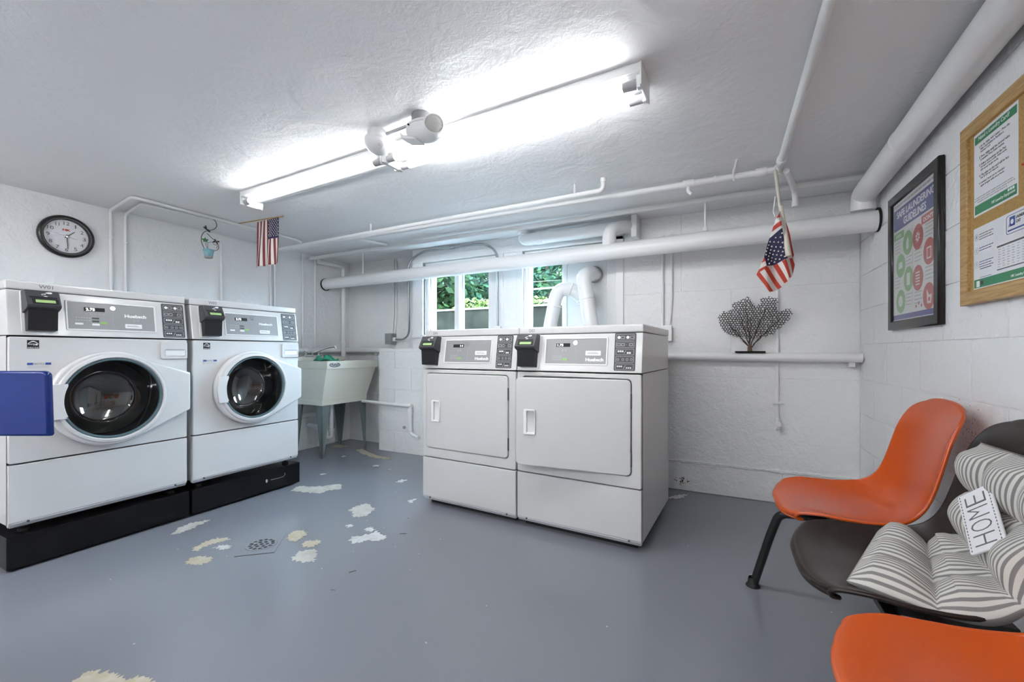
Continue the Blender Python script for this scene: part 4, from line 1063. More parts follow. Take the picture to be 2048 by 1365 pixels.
def leaf_cluster(name, cy, cz, n, r, s, m):
    for k in range(n):
        a = 2 * math.pi * k / n + .4
        bm = bmesh.new(); bmesh.ops.create_uvsphere(bm, u_segments=8, v_segments=6, radius=1)
        bmesh.ops.transform(bm, matrix=Matrix.Translation((.003, cy + r * math.cos(a), cz + r * .6 * math.sin(a))) @ Matrix.Rotation(a, 4, 'X') @ Matrix.Diagonal((.002, s, s * .5, 1)), verts=bm.verts)
        obj(name, bm, m, pt, smooth=True)
leaf_cluster('flower', -.048, -.155, 5, .011, .011, 'leaf_small')
tube_obj('flower_stem', [wp(-.046, -.16), wp(-.042, -.185), wp(-.03, -.22)], .0016, 'leaf_small', pt, 5, .01)
leaf_cluster('twig_leaf', .022, -.150, 4, .013, .012, 'wire_bronze')

# small flag hanging from a stick near the ceiling
def cloth_grid(P, nu, nv, pick):
    bm = bmesh.new(); uvl = None
    g = [[bm.verts.new(P(i / nu, j / nv)) for j in range(nv + 1)] for i in range(nu + 1)]
    for i in range(nu):
        for j in range(nv):
            f = bm.faces.new((g[i][j], g[i + 1][j], g[i + 1][j + 1], g[i][j + 1])); f.material_index = pick((i + .5) / nu, (j + .5) / nv); f.smooth = True
    return thicken(bm, .0012)
fl = thing('small_flag', 'small striped flag hanging still from a wooden stick below the ceiling', 'flag', (-2.87, 1.86, CEIL - .03))
tube_obj('stick', [(-.245, -.022, .0), (.0, .0, .001), (.190, .015, .0)], .0042, 'stick_wood', fl, 8)
def P1(u, v):
    x = -.062 + u * .215 + v * -.022 * (1 - u) ; z = -.004 - v * .315 - .008 * (1 - u)
    y = .012 * u + v * .010 * math.sin(u * 15 + v * 2)  - .004
    return (x, y, z)
nu_, nv_ = 39, 30
bm = cloth_grid(P1, nu_, nv_, lambda u, v: 2 if (u > 6.5 / 13. + .0 and v < .42) else (0 if int(u * 13) % 2 == 0 else 1))
cl = obj('flag_cloth', bm, ['flag_red_dark', 'flag_white', 'flag_navy'], fl)
def star_pts(c, r, ex, ez):
    return [c + (ex * math.sin(k * math.pi / 5) + ez * math.cos(k * math.pi / 5)) * (r if k % 2 == 0 else r * .42) for k in range(10)]
sb = bmesh.new()
for i in range(5):
    for j in range(10):
        u = .56 + i * .088 + (.0 if j % 2 == 0 else .044); v = .03 + j * .0385
        if u > .98: continue
        c = Vector(P1(u, v)) + Vector((0, -.0016, 0))
        sb.faces.new([sb.verts.new(q) for q in star_pts(c, .0055, Vector((1, .05, 0)), Vector((0, 0, 1)))])
for f in sb.faces:
    if f.normal.y > 0: f.normal_flip()
thicken(sb, .0004)
o_ = obj('stars', sb, 'flag_white', cl); o_['kind'] = 'stuff'

# larger furled flag hung head down on its cream stick
FG = thing('furled_flag', 'larger striped flag furled on a cream stick hung from the ceiling pipe', 'flag', (.232, 2.46, 1.85))
def zf(x, y):     # outline units -> metres around the flag
    px = 1500 + x / 5.06; py = 330 + y / 5.06
    return ((px - 1548) * .00235, -(py - 348) * .00247)
tube_obj('stick', [(zf(240, 80)[0], .0, zf(240, 80)[1]), (zf(272, 410)[0], -.01, zf(272, 410)[1]), (zf(350, 970)[0], -.025, zf(350, 970)[1])], [.008, .0065, .0095], 'stick_cream', FG, 12)
tube_obj('stick_sleeve', [(zf(288, 450)[0], -.012, zf(288, 450)[1]), (zf(352, 968)[0], -.025, zf(352, 968)[1])], [.0085, .0135], 'stick_cream', FG, 12)
tube_obj('ring', [(zf(245, 70)[0] - .008, 0, zf(0, 70)[1]), (zf(245, 40)[0], -.004, zf(0, 20)[1]), (zf(245, 70)[0] + .008, 0, zf(0, 70)[1])], .003, 'pipe_paint', FG, 6, .006)
tube_obj('cord', [(zf(240, 330)[0], .01, zf(0, 330)[1]), (zf(225, 480)[0], .015, zf(0, 480)[1]), (zf(240, 540)[0], .01, zf(0, 540)[1])], .003, 'pipe_paint', FG, 6)
def yfold(x, z):
    return -.016 + .030 * math.sin(x * 70 + z * 9) * .6 + .014 * math.sin(z * 30 + x * 20)
def cloth_poly(pts, m, off, name, sub=3, parent=None):
    bm = bmesh.new()
    vs = [bm.verts.new((zf(*p)[0], 0, zf(*p)[1])) for p in pts]
    f = bm.faces.new(vs)
    bmesh.ops.triangulate(bm, faces=[f])
    for _ in range(sub): bmesh.ops.subdivide_edges(bm, edges=[e for e in bm.edges if e.calc_length() > .009], cuts=1, use_grid_fill=False); bmesh.ops.triangulate(bm, faces=list(bm.faces))
    for v in bm.verts: v.co.y = yfold(v.co.x, v.co.z) - off
    for q in bm.faces:
        q.normal_update()
        if q.normal.y > 0: q.normal_flip()
    thicken(bm, .0012)
    return obj(name, bm, m, parent or FG)
base = cloth_poly([(268, 520), (235, 590), (185, 755), (130, 960), (105, 1022), (65, 1115), (180, 1315), (225, 1302), (265, 1285), (345, 1222), (372, 1185), (392, 1145), (415, 1050), (412, 950), (360, 740), (320, 560), (300, 470)], 'flag_white', 0, 'flag_cloth', 4)
for poly, m_ in (([(270, 530), (240, 585), (276, 578)], 'flag_red'), ([(215, 655), (285, 615), (287, 665), (205, 700)], 'flag_red'),
                 ([(130, 965), (105, 1020), (150, 1000)], 'flag_red'),
                 ([(65, 1120), (90, 1100), (220, 1303), (182, 1313)], 'flag_red'), ([(130, 1080), (168, 1060), (295, 1265), (265, 1283)], 'flag_red'),
                 ([(215, 1045), (252, 1030), (340, 1220), (315, 1235)], 'flag_red'), ([(290, 1015), (330, 998), (370, 1180), (355, 1190)], 'flag_red'),
                 ([(365, 985), (395, 975), (413, 1050), (387, 1143)], 'flag_red'), ([(65, 1118), (85, 1075), (155, 1050), (160, 1068), (95, 1100)], 'flag_red'),
                 ([(332, 620), (365, 740), (410, 945), (398, 975), (350, 790)], 'flag_red')):
    cloth_poly(poly, m_, .0016, 'stripe', 3, base)
ct = cloth_poly([(290, 690), (185, 755), (130, 960), (155, 1055), (230, 1040), (345, 985), (325, 880)], 'flag_navy', .0024, 'canton', 4, base)
sb = bmesh.new()
for x, y in ((290, 740), (240, 765), (192, 790), (278, 775), (228, 800), (262, 815), (208, 840), (298, 828), (178, 825), (245, 855), (282, 868), (165, 862), (196, 878), (230, 890), (312, 880), (264, 905), (186, 915), (150, 900), (300, 918), (216, 928), (250, 940), (145, 940), (285, 955), (172, 952), (205, 966), (318, 970), (165, 990), (240, 982), (272, 992), (198, 1000), (228, 1012), (175, 1030)):
    cx, cz = zf(x, y)
    c = Vector((cx, yfold(cx, cz) - .0042, cz))
    sb.faces.new([sb.verts.new(q) for q in star_pts(c, .0056, Vector((1, 0, 0)), Vector((.15, 0, 1)))])
thicken(sb, .0005)
o_ = obj('stars', sb, 'flag_white', base); o_['kind'] = 'stuff'

# coral sculpture on the shelf pipe
random.seed(21)
CO = thing('coral_sculpture', 'dark branching sea fan sculpture on a thin black base', 'sculpture', (.150, 3.080, .951))
obj('base', rbox(-.084, .084, -.030, .030, .0, .010, .002), 'black_paint', CO)
OUT = [(150, 510), (260, 395), (330, 440), (420, 370), (450, 270), (600, 215), (740, 145), (840, 220), (870, 330), (920, 350), (980, 280), (1000, 200), (1150, 155), (1300, 220), (1320, 290), (1280, 420), (1330, 460), (1430, 420), (1520, 405), (1590, 490), (1540, 590), (1430, 710), (1300, 810), (1200, 880), (1110, 905), (960, 935), (830, 960), (740, 960), (560, 925), (400, 880), (280, 810), (180, 680)]
def zc_(x, y): return ((x / 9.75 - 80.5) * .00275, (131.0 - y / 9.75) * .00318 - .015)
poly = [zc_(*p) for p in OUT]
def inside(x, y):
    c = False
    for (x0, y0), (x1, y1) in zip(poly, poly[1:] + poly[:1]):
        if (y0 > y) != (y1 > y) and x < (x1 - x0) * (y - y0) / (y1 - y0) + x0: c = not c
    return c
def fy(x, z): return -.010 + .25 * x * x - .03 * (z - .1) * 1.2
fan = bmesh.new()
s_ = .0090
nodes = {}
def node(i, j, k):
    key = (i, j, k)
    if key not in nodes:
        x = s_ * math.sqrt(3) * (i + .5 * (j % 2)); z = s_ * 1.5 * j + (s_ if k else 0)
        nodes[key] = (x + random.uniform(-.36, .36) * s_, z + random.uniform(-.36, .36) * s_)
    return nodes[key]
def stick(p, q, r):
    a_ = Vector((p[0], fy(*p), p[1])); b_ = Vector((q[0], fy(*q), q[1])); tube(fan, [a_, b_], r, 4)
for j in range(0, 32):
    for i in range(-17, 18):
        a0 = node(i, j, 0); a1 = node(i, j, 1)
        # edges of a honeycomb: vertical, and the two slanting ones upward
        up_l = node(i - 1 + (j % 2), j + 1, 0); up_r = node(i + (j % 2), j + 1, 0)
        for p, q in ((a0, a1), (a1, up_l), (a1, up_r)):
            ip, iq = inside(*p), inside(*q)
            if ip and iq: stick(p, q, random.uniform(.0018, .0026))
            elif ip or iq:
                if iq: p, q = q, p
                stick(p, (p[0] + (q[0] - p[0]) * .85, p[1] + (q[1] - p[1]) * .85), .0015)
root_ = (0.0, .022)
for tx, ty in ((300, 600), (560, 420), (700, 300), (800, 560), (1120, 330), (1000, 600), (1350, 600), (1200, 760), (420, 760)):
    e_ = zc_(tx, ty); pts = []
    for k in range(9):
        t = k / 8; x = root_[0] + (e_[0] - root_[0]) * t ** 1.15 + .004 * math.sin(k * 2.1 + tx); z = root_[1] + (e_[1] - root_[1]) * t
        pts.append((x, fy(x, z), z))
    tube(fan, pts, [.0040 - .00025 * k for k in range(9)], 6)
bmesh.ops.recalc_face_normals(fan, faces=fan.faces)
obj('fan', fan, 'coral_iron', CO)
stm = tube_obj('stem', [(0, -.01, .008), (-.002, -.01, .03), (.001, -.01, .05)], [.015, .0125, .009], 'coral_stem', CO, 10)

# framed poster
PS = thing('framed_poster', 'black framed laundering guidelines poster on the block wall', 'poster', (RX, 2.334, 1.058))
PF = frame((0, 0, 0), (0, -1, 0), (0, 0, 1), (-1, 0, 0))
w2 = .263; hh = .616
obj('backing', shape(rect(-w2 + .01, .01, w2 - .01, hh - .01), .008, 0, .002), 'frame_black', PS, PF)
fr_ = obj('frame', shape([rect(-w2, 0, w2, hh), rect(-w2 + .040, .040, w2 - .040, hh - .040)], .022, .005, 0), 'frame_black', PS, PF)
sh = obj('poster_sheet', shape(rect(-w2 + .036, .036, w2 - .036, hh - .036), .001, 0, .0102), 'sheet_white', PS, PF)
x0, x1, z0_, z1_ = -w2 + .042, w2 - .042, .042, hh - .042
PW = x1 - x0; PH = z1_ - z0_
def px_(f): return x0 + PW * f
def pz_(f): return z1_ - PH * f
O1 = .0114
o_ = obj('top_line_print', rects_mesh([(px_(.05 + .045 * i), pz_(.035), px_(.08 + .045 * i + .008 * (i % 2)), pz_(.018)) for i in range(20)], .0002, O1), 'print_grey', sh); o_['kind'] = 'stuff'
decal(rect(px_(.02), pz_(.235), px_(1.0), pz_(.055)), 'navy_print', sh, I4, O1, .0004, 'title_band')
text('SAFE LAUNDERING', px_(.10), pz_(.135), px_(.97), pz_(.078), 'print_white', sh, I4, O1 + .0005, .02, 'title_lettering')
text('GUIDELINES', px_(.28), pz_(.215), px_(.80), pz_(.155), 'print_white', sh, I4, O1 + .0005, .02, 'title_lettering')
decal(rect(px_(.02), pz_(.315), px_(.28), pz_(.255)), 'soft_green', sh, I4, O1, .0004, 'tag'); text("DO'S", px_(.09), pz_(.300), px_(.21), pz_(.272), 'print_white', sh, I4, O1 + .0005, .02, 'tag_lettering')
decal(rect(px_(.70), pz_(.315), px_(1.0), pz_(.250)), 'soft_red', sh, I4, O1, .0004, 'tag'); text("DON'TS", px_(.745), pz_(.302), px_(.97), pz_(.268), 'print_white', sh, I4, O1 + .0005, .02, 'tag_lettering')
decal(rect(px_(.493), pz_(.90), px_(.499), pz_(.26)), 'panel_light', sh, I4, O1, .0003, 'dividing_line')
decal(rect(px_(.0), pz_(.995), px_(1.0), pz_(.955)), 'navy_print', sh, I4, O1, .0004, 'footer_band')
rs = []
GC = [(.38, .385), (.20, .545), (.40, .68), (.20, .845)]; RC = [(.62, .385), (.86, .535), (.62, .70), (.85, .86)]
rad = PW * .118
for i, (cx, cz) in enumerate(GC):
    c = decal([circ(px_(cx), pz_(cz), rad, 28)], 'soft_green', sh, I4, O1, .0004, 'green_disc')
    lx_ = .05 if cx > .3 else .34
    for k in range(4): rs.append((px_(lx_), pz_(cz - .04 + k * .028), px_(lx_ + .14 - .02 * (k % 2)), pz_(cz - .048 + k * .028)))
    X, Z = px_(cx), pz_(cz); q = rad * .5
    shp = [[(X - q * .5, Z - q), (X + q * .4, Z - q), (X + q * .6, Z + q * .2), (X, Z + q), (X - q * .6, Z + q * .1)], [(X - q, Z - q * .5), (X + q, Z - q * .5), (X + q * .7, Z + q * .6), (X - q * .7, Z + q * .6)], rect(X - q * .7, Z - q, X + q * .7, Z + q), circ(X, Z, q, 8)][i]
    decal([shp], 'sheet_white', sh, I4, O1 + .0005, .0003, 'icon')
for i, (cx, cz) in enumerate(RC):
    decal([circ(px_(cx), pz_(cz), rad, 28)], 'soft_red', sh, I4, O1, .0004, 'red_disc')
    lx_ = .78 if cx < .7 else .54
    for k in range(4): rs.append((px_(lx_), pz_(cz - .05 + k * .028), px_(lx_ + .17 - .03 * (k % 2)), pz_(cz - .058 + k * .028)))
    X, Z = px_(cx), pz_(cz); q = rad * .55
    if i == 0:
        shp = [[(X + q * (.9 if k % 2 else .5) * math.cos(k * math.pi / 8), Z + q * (.9 if k % 2 else .5) * math.sin(k * math.pi / 8)) for k in range(16)], circ(X, Z, q * .3, 10)]
    elif i == 1:
        shp = [rect(X - q * .7, Z - q, X + q * .7, Z + q * .6), rect(X - q * .5, Z - q * .8, X + q * .5, Z + q * .4)]
    elif i == 2:
        shp = [rect(X - q * .7, Z - q + k * q * .42, X + q * .7, Z - q * .8 + k * q * .42) for k in range(5)]
    else:
        shp = [[(X - q * .4, Z - q), (X + q * .8, Z - q), (X + q, Z + q * .2), (X + q * .2, Z + q * .1), (X - q * .6, Z + q)], rect(X - q * .1, Z - q * .7, X + q * .5, Z - q * .2)]
    decal(shp, 'sheet_white', sh, I4, O1 + .0005, .0003, 'icon')
o_ = obj('body_text_print', rects_mesh(rs, .0002, O1), 'panel_light', sh); o_['kind'] = 'stuff'
decal([circ(px_(.58 + .06 * k), pz_(.915 - .02 * (k % 2)), .007, 8) for k in range(3)], 'soft_red', sh, I4, O1, .0003, 'small_marks')['kind'] = 'stuff'
obj('glazing', quad(rect(-w2 + .036, .036, w2 - .036, hh - .036), .0145), 'plexiglass', PS, PF)

# cork board with notices
BD = thing('cork_board', 'oak framed cork notice board on the block wall', 'notice board', (RX, 1.45, 1.108))
bw0, bw1, bh = -.462, .462, .576     # local x runs towards -Y
obj('cork_panel', shape(rect(bw0 + .02, .02, bw1 - .02, bh - .02), .010, 0, .002), 'cork', BD, PF)
obj('board_frame', shape([rect(bw0, 0, bw1, bh), rect(bw0 + .042, .042, bw1 - .042, bh - .042)], .022, .003, 0), 'oak', BD, PF)
def sheet(name, label, xa, xb, za, zb, m='paper', curl=.006):
    """paper pinned to the board; coordinates measured from the board's lower left (far) corner"""
    t = thing(name, label, 'paper', (RX - .0124, 1.45, 1.108))
    bm = bmesh.new(); n = 12
    g = [[bm.verts.new((xa + (xb - xa) * i / n, za + (zb - za) * j / n, curl * (max(0, i / n - .55) * 2) ** 2 * (.5 + .5 * math.sin(j / n * 5.2)))) for j in range(n + 1)] for i in range(n + 1)]
    for i in range(n):
        for j in range(n): bm.faces.new((g[i][j], g[i + 1][j], g[i + 1][j + 1], g[i][j + 1]))
    thicken(bm, .0005)
    s = obj('sheet', bm, m, t, PF)
    return t, s
bx = lambda Y: 1.45 - Y      # world Y -> local x
t1, s1 = sheet('paper_notice', 'green and white laundry card notice pinned on the cork board', bx(1.846), bx(1.622), .272, .529, curl=0)
A0, A1 = bx(1.846), bx(1.622); AW = A1 - A0
decal(rect(A0 + .006, .497, A1 - .006, .520), 'leaf_green_print', s1, I4, .0002, .0003, 'header_band')
text('Need a Laundry Card?', A0 + .028, .5005, A1 - .038, .5165, 'print_white', s1, I4, .0008, 0, 'header_lettering')
decal(rect(A0 + .006, .278, A1 - .006, .306), 'leaf_green_print', s1, I4, .0002, .0003, 'footer_band')
text('HK Laundry Equipment', A0 + .10, .2835, A1 - .012, .2945, 'print_white', s1, I4, .0008, 0, 'footer_lettering')
for k in range(3): decal(rrect(A1 - .046 + k * .011, .2965, A1 - .0375 + k * .011, .3035, .001, 2), 'print_white', s1, I4, .0006, .0002, 'logo_tile')
LN_ = ['1. At the Value Add Center - Press the', '    New Card button to Purchase a', '    Laundry Card.', '', '2. Press Value until the desired value', '    is needed. Press Enter button.', '', '3. Follow instructions on the Pad.', '    Accepts most credit, debit cards,', '    ZIP cards & gift cards.', '', '4. The value on the card will be less', '    the $1.00 card deposit.', '', '5. Laundry Cards can be reloaded', '    again & again with more funds.']
zz_ = .487
for ln in LN_:
    if not ln: zz_ -= .0055; continue
    nsp = len(ln) - len(ln.lstrip())
    text(ln.strip(), A0 + .030 + (.008 if nsp else 0), zz_ - .0072, A0 + .030 + (.008 if nsp else 0) + len(ln.strip()) * .0041, zz_, 'text_grey', s1, I4, .0002, 0, 'body_lettering')
    zz_ -= .0092
for k, (a_, b_) in enumerate(((.03, .95), (.02, .97), (.10, .82))):
    o_ = obj('small_print', rects_mesh([(A0 + AW * a_ + i * .009, .3265 - k * .0068, A0 + AW * a_ + i * .009 + .007 - .002 * (i % 3 == 0), .3295 - k * .0068) for i in range(int(AW * (b_ - a_) / .009))], .0002, .0002), 'print_grey', s1); o_['kind'] = 'stuff'
t2, s2 = sheet('paper_notice', 'white laundry account notice with price table low on the cork board', bx(1.848), bx(1.50), .046, .236, curl=0)
B0, B1 = bx(1.848), bx(1.50)
decal(rect(B0 + .004, .049, B1 - .004, .075), 'leaf_green_print', s2, I4, .0002, .0003, 'footer_band')
text('HK Laundry Equipment', B0 + .195, .0535, B0 + .295, .0625, 'print_white', s2, I4, .0007, 0, 'footer_lettering')
for k in range(3): decal(rrect(B0 + .262 + k * .011, .0655, B0 + .2705 + k * .011, .0715, .001, 2), 'print_white', s2, I4, .0006, .0002, 'logo_tile')
decal(rrect(B0 + .018, .051, B0 + .036, .070, .002, 2), 'print_white', s2, I4, .0006, .0002, 'logo_tile'); decal(rect(B0 + .042, .056, B0 + .056, .068), 'print_dark', s2, I4, .0006, .0002, 'logo_word')
decal([rrect(B0 + .172, .176, B0 + .268, .228, .008), rrect(B0 + .1735, .1775, B0 + .2665, .2265, .007)], 'navy_print', s2, I4, .0002, .0003, 'card_outline')
decal(rect(B0 + .188, .196, B0 + .212, .222), 'print_blue', s2, I4, .0003, .0003, 'card_emblem'); decal([circ(B0 + .200, .208, .007, 12)], 'paper', s2, I4, .0007, .0003, 'emblem_disc'); decal([[(B0 + .182, .196), (B0 + .192, .196), (B0 + .186, .204)]], 'print_grey', s2, I4, .0005, .0003, 'emblem_corner')
text('LAUNDRY', B0 + .216, .2115, B0 + .260, .2195, 'print_dark', s2, I4, .0003, .02, 'card_lettering'); text('CAT', B0 + .216, .1995, B0 + .236, .2075, 'print_dark', s2, I4, .0003, .02, 'card_lettering')
decal(rect(B0 + .180, .1835, B0 + .258, .1875), 'print_blue', s2, I4, .0003, .0003, 'card_line')
for k, z in enumerate((.207, .165, .122)):
    decal([circ(B0 + .017, z, .0105, 18), circ(B0 + .017, z, .0095, 18)], 'panel_light', s2, I4, .0002, .0003, 'number_ring'); text(str(k + 1), B0 + .0145, z - .005, B0 + .0195, z + .005, 'print_grey', s2, I4, .0002, 0, 'step_number')
    rs = [(B0 + .033 + i * .0085, z + .004 - r_ * .0075, B0 + .0395 + i * .0085 - .001 * (i % 2), z + .0065 - r_ * .0075) for r_ in range(3 if k != 1 else 2) for i in range(9 - r_ % 2)]
    o_ = obj('step_print', rects_mesh(rs, .0002, .0002), 'text_grey' if k == 0 else 'navy_print', s2); o_['kind'] = 'stuff'
tbx0, tbx1 = B0 + .128, B0 + .285
decal(rect(tbx0, .150, tbx1, .155), 'text_grey', s2, I4, .0002, .0003, 'table_rule'); decal(rect(tbx0, .085, tbx1, .088), 'text_grey', s2, I4, .0002, .0003, 'table_rule')
rs = [(tbx0 + .005 + c * .022, .143 - r_ * .007, tbx0 + .017 + c * .022 - .004 * ((c + r_) % 2), .1445 - r_ * .007) for r_ in range(8) for c in range(7)]
o_ = obj('table_print', rects_mesh(rs, .0002, .0002), 'panel_light', s2); o_['kind'] = 'stuff'
decal(rect(B0 + .038, .104, B0 + .098, .1065), 'text_grey', s2, I4, .0002, .0003, 'form_rule'); decal(rect(B0 + .036, .0785, B0 + .098, .0800), 'text_grey', s2, I4, .0002, .0003, 'form_rule')
sheet('paper_notice', 'plain white sheet beside the red pin on the cork board', bx(1.568), bx(1.36), .262, .530, curl=0)
pin = tube_obj('push_pin', [(0, 0, 0), (0, .004, .0), (-.004, .03, .003)], .0035, 'print_red', None, 8)
pin.location = (RX - .0150, 1.558, 1.447); tag(pin, 'red pin stuck sideways in the cork board', 'pin')

# ================================================================== GANGED SHELL SEATS
PROF = [(.173, .394), (.1745, .398), (.179, .402), (.189, .406), (.215, .407), (.265, .403), (.33, .395), (.40, .388), (.455, .387), (.505, .395), (.545, .420), (.575, .462), (.592, .515), (.604, .58), (.617, .65), (.630, .715), (.643, .765), (.655, .797)]
HALF = [.196, .198, .200, .205, .212, .225, .236, .240, .240, .236, .228, .220, .214, .210, .206, .200, .186, .138]
def catmull(P, n):
    out = []
    for i in range(len(P) - 1):
        p0 = P[max(0, i - 1)]; p1 = P[i]; p2 = P[i + 1]; p3 = P[min(len(P) - 1, i + 2)]
        for k in range(n):
            t = k / n
            out.append(tuple(.5 * ((2 * b) + (-a + c) * t + (2 * a - 5 * b + 4 * c - d) * t * t + (-a + 3 * b - 3 * c + d) * t ** 3) for a, b, c, d in zip(p0, p1, p2, p3)))
    out.append(tuple(P[-1])); return out
SP = catmull([(a, b, h) for (a, b), h in zip(PROF, HALF)], 5)
NV = len(SP)
def shell_pt(u, i, off=0.0):
    """u in -1..1 across, i profile index; local frame: x front->back, y across, z up"""
    x, z, h = SP[i]
    j0, j1 = max(0, i - 1), min(NV - 1, i + 1)
    tx, tz = SP[j1][0] - SP[j0][0], SP[j1][1] - SP[j0][1]; l = math.hypot(tx, tz) or 1
    nx, nz = -tz / l, tx / l                      # normal towards the sitter
    f = i / (NV - 1)
    dish = (.028 + .030 * math.exp(-((f - .55) / .2) ** 2)) * min(1, max(0, (f - .10) / .2)) * (1 if f < .85 else max(.2, 1 - (f - .85) * 5))
    e = dish * abs(u) ** 2.4 + off
    rim = -.0 * max(0, (abs(u) - .83) / .17) ** 2.2 * min(1, max(0, (f - .06) / .1))
    y = u * h
    fr = max(0, 1 - f / .42); tp = max(0, (f - .80) / .20)
    x += .062 * abs(u) ** 4 * fr ** 1.3
    z -= .020 * abs(u) ** 2.5 * tp ** 1.4
    y *= 1 - .06 * abs(u) ** 6 * (fr ** 2 + tp ** 2)
    return Vector((x + nx * (e + rim), y, z + nz * (e + rim)))
def make_shell(m):
    bm = bmesh.new(); NU = 64
    us = [math.sin(math.pi / 2 * (-1 + 2 * k / NU)) * .55 + (-1 + 2 * k / NU) * .45 for k in range(NU + 1)]
    g = [[bm.verts.new(shell_pt(u, i)) for i in range(NV)] for u in us]
    for a in range(NU):
        for i in range(NV - 1): bm.faces.new((g[a][i], g[a + 1][i], g[a + 1][i + 1], g[a][i + 1]))
    bmesh.ops.recalc_face_normals(bm, faces=bm.faces); bm.normal_update()
    mid = g[NU // 2][NV // 3]
    if mid.normal.z < 0:
        for q in bm.faces: q.normal_flip()
    thicken(bm, .006)
    # rolled lip round the edge
    k_ = -.0052
    loop = [shell_pt(us[0], i, k_) for i in range(NV)] + [shell_pt(u, NV - 1, k_) for u in us[1:]] + [shell_pt(us[-1], i, k_) for i in range(NV - 2, -1, -1)] + [shell_pt(u, 0, k_) for u in us[-2::-1]]
    loop = loop[:-1]; r_ = len(loop) - NU // 2; loop = loop[r_:] + loop[:r_]
    for _ in range(3): loop = [(loop[k - 1] + loop[k] * 2 + loop[(k + 1) % len(loop)]) / 4 for k in range(len(loop))]
    loop.append(loop[0].lerp(loop[1], .5))
    tube(bm, loop, .0056, 8)
    return bm
BE = thing('ganged_seating', 'row of orange and brown moulded shell seats ganged on one steel beam', 'seating', (.42, 1.40, 0))
bi = inv(BE)
seats = {}
for Yc, m_, nm, lb in ((1.895, 'orange_shell', 'shell_seat', 'orange moulded shell seat beside the back wall'), (1.39, 'brown_shell', 'shell_seat', 'dark brown moulded shell seat with striped cushion'), (.862, 'orange_shell', 'shell_seat', 'orange moulded shell seat at the near end of the row')):
    o = smooth_angle(obj(nm, make_shell(m_), m_, BE, bi @ Matrix.Translation((0, Yc, 0)), True, lb), 60)
    for yy in (-.10, .10):
        obj('bracket', rbox(.36, .56, yy - .016, yy + .016, .350, .372, .003), 'tube_black', o)
obj('beam', rbox(.395, .450, .55, 2.16, .300, .350, .004), 'beam_steel', BE, bi)
obj('cross_bar', rbox(.335, .365, 1.20, 2.10, .335, .352, .003), 'tube_black', BE, bi)
for Yc, s in ((1.915, 1), (.80, -1)):
    for pts in ([(.42, Yc - .02 * s, .335), (.25, Yc - .02 * s, .345), (.192, Yc, .335), (.165, Yc + .025 * s, .24), (.108, Yc + .072 * s, .0)], [(.42, Yc - .02 * s, .335), (.54, Yc - .02 * s, .335), (.60, Yc + .01 * s, .24), (.64, Yc + .05 * s, .0)]):
        lg = tube_obj('leg', pts, .0155, 'tube_black', BE, 12, .05, mtx=bi)
        e = pts[-1]
        d = (Vector(pts[-1]) - Vector(pts[-2])).normalized()
        ft = bmesh.new(); lathe(ft, [(.0165, .035), (.018, .03), (.019, .014), (.027, .003), (.027, 0), (0, 0)], 14)
        obj('foot_cap', ft, 'rubber_black', lg, Matrix.Translation((e[0], e[1], 0)), True)

# striped tufted cushion folded on the brown seat
CU = thing('striped_cushion', 'grey and cream striped tufted cushion lying on the brown seat', 'cushion', (.490, 1.360, .415), 0)
CP = catmull([(-.17, .0), (-.10, -.005), (-.03, -.004), (.03, .012), (.065, .06), (.085, .13), (.10, .21), (.11, .27), (.118, .31)], 10)
SL = [0.0]
for a_, b_ in zip(CP[:-1], CP[1:]): SL.append(SL[-1] + math.hypot(b_[0] - a_[0], b_[1] - a_[1]))
CL = SL[-1]; CW = .42
def cprof(s):
    s = max(0, min(CL, s))
    for k in range(len(SL) - 1):
        if s <= SL[k + 1]:
            t = (s - SL[k]) / (SL[k + 1] - SL[k] + 1e-9); a_, b_ = CP[k], CP[k + 1]
            l = math.hypot(b_[0] - a_[0], b_[1] - a_[1]); return (a_[0] + (b_[0] - a_[0]) * t, a_[1] + (b_[1] - a_[1]) * t, -(b_[1] - a_[1]) / l, (b_[0] - a_[0]) / l)
def smooth_norm(s):
    a_ = cprof(s - .03); b_ = cprof(s + .03); n = Vector((a_[2] + b_[2], a_[3] + b_[3])); n.normalize(); return n
NU, NVc = 66, 84
TU, TVn = 3, 4
cb = bmesh.new(); uvl = cb.loops.layers.uv.new('UVMap')
def cpt(u, v, side):
    s = v * CL; x, z, _, _ = cprof(s); n = smooth_norm(s)
    pu = abs(math.sin(math.pi * u * TU)) ** .55; pv = abs(math.sin(math.pi * v * TVn)) ** .55
    e = min(u, 1 - u) * CW; ev = min(v, 1 - v) * CL
    edge = min(1, e / .035) ** .5 * min(1, ev / .035) ** .5
    puff = .012 + .052 * (pu * .45 + pv * .55) * (.55 + .45 * pu * pv)
    puff += .002 * math.sin(u * 30 + v * 9) * (1 - pu * pv)
    t = puff * edge if side > 0 else .004 * edge
    base = .008
    wob = .004 * math.sin(v * 9 + u * 3)
    y = (.5 - u) * CW * (1 + .012 * abs(math.sin(v * math.pi * TVn))) + wob * .5
    X_, Y_ = x + n.x * (t + base), y
    an = R(-22 + 26 * v); Y_ -= .05 * v; Y_ *= 1 - .12 * v
    return (X_ * math.cos(an) - Y_ * math.sin(an), X_ * math.sin(an) + Y_ * math.cos(an), z + n.y * (t + base)), (u * CW / .0105 + .12 * math.sin(v * 7 + u * 3) , v)
gt = [[None] * (NVc + 1) for _ in range(NU + 1)]; gb_ = [[None] * (NVc + 1) for _ in range(NU + 1)]; uvs = {}
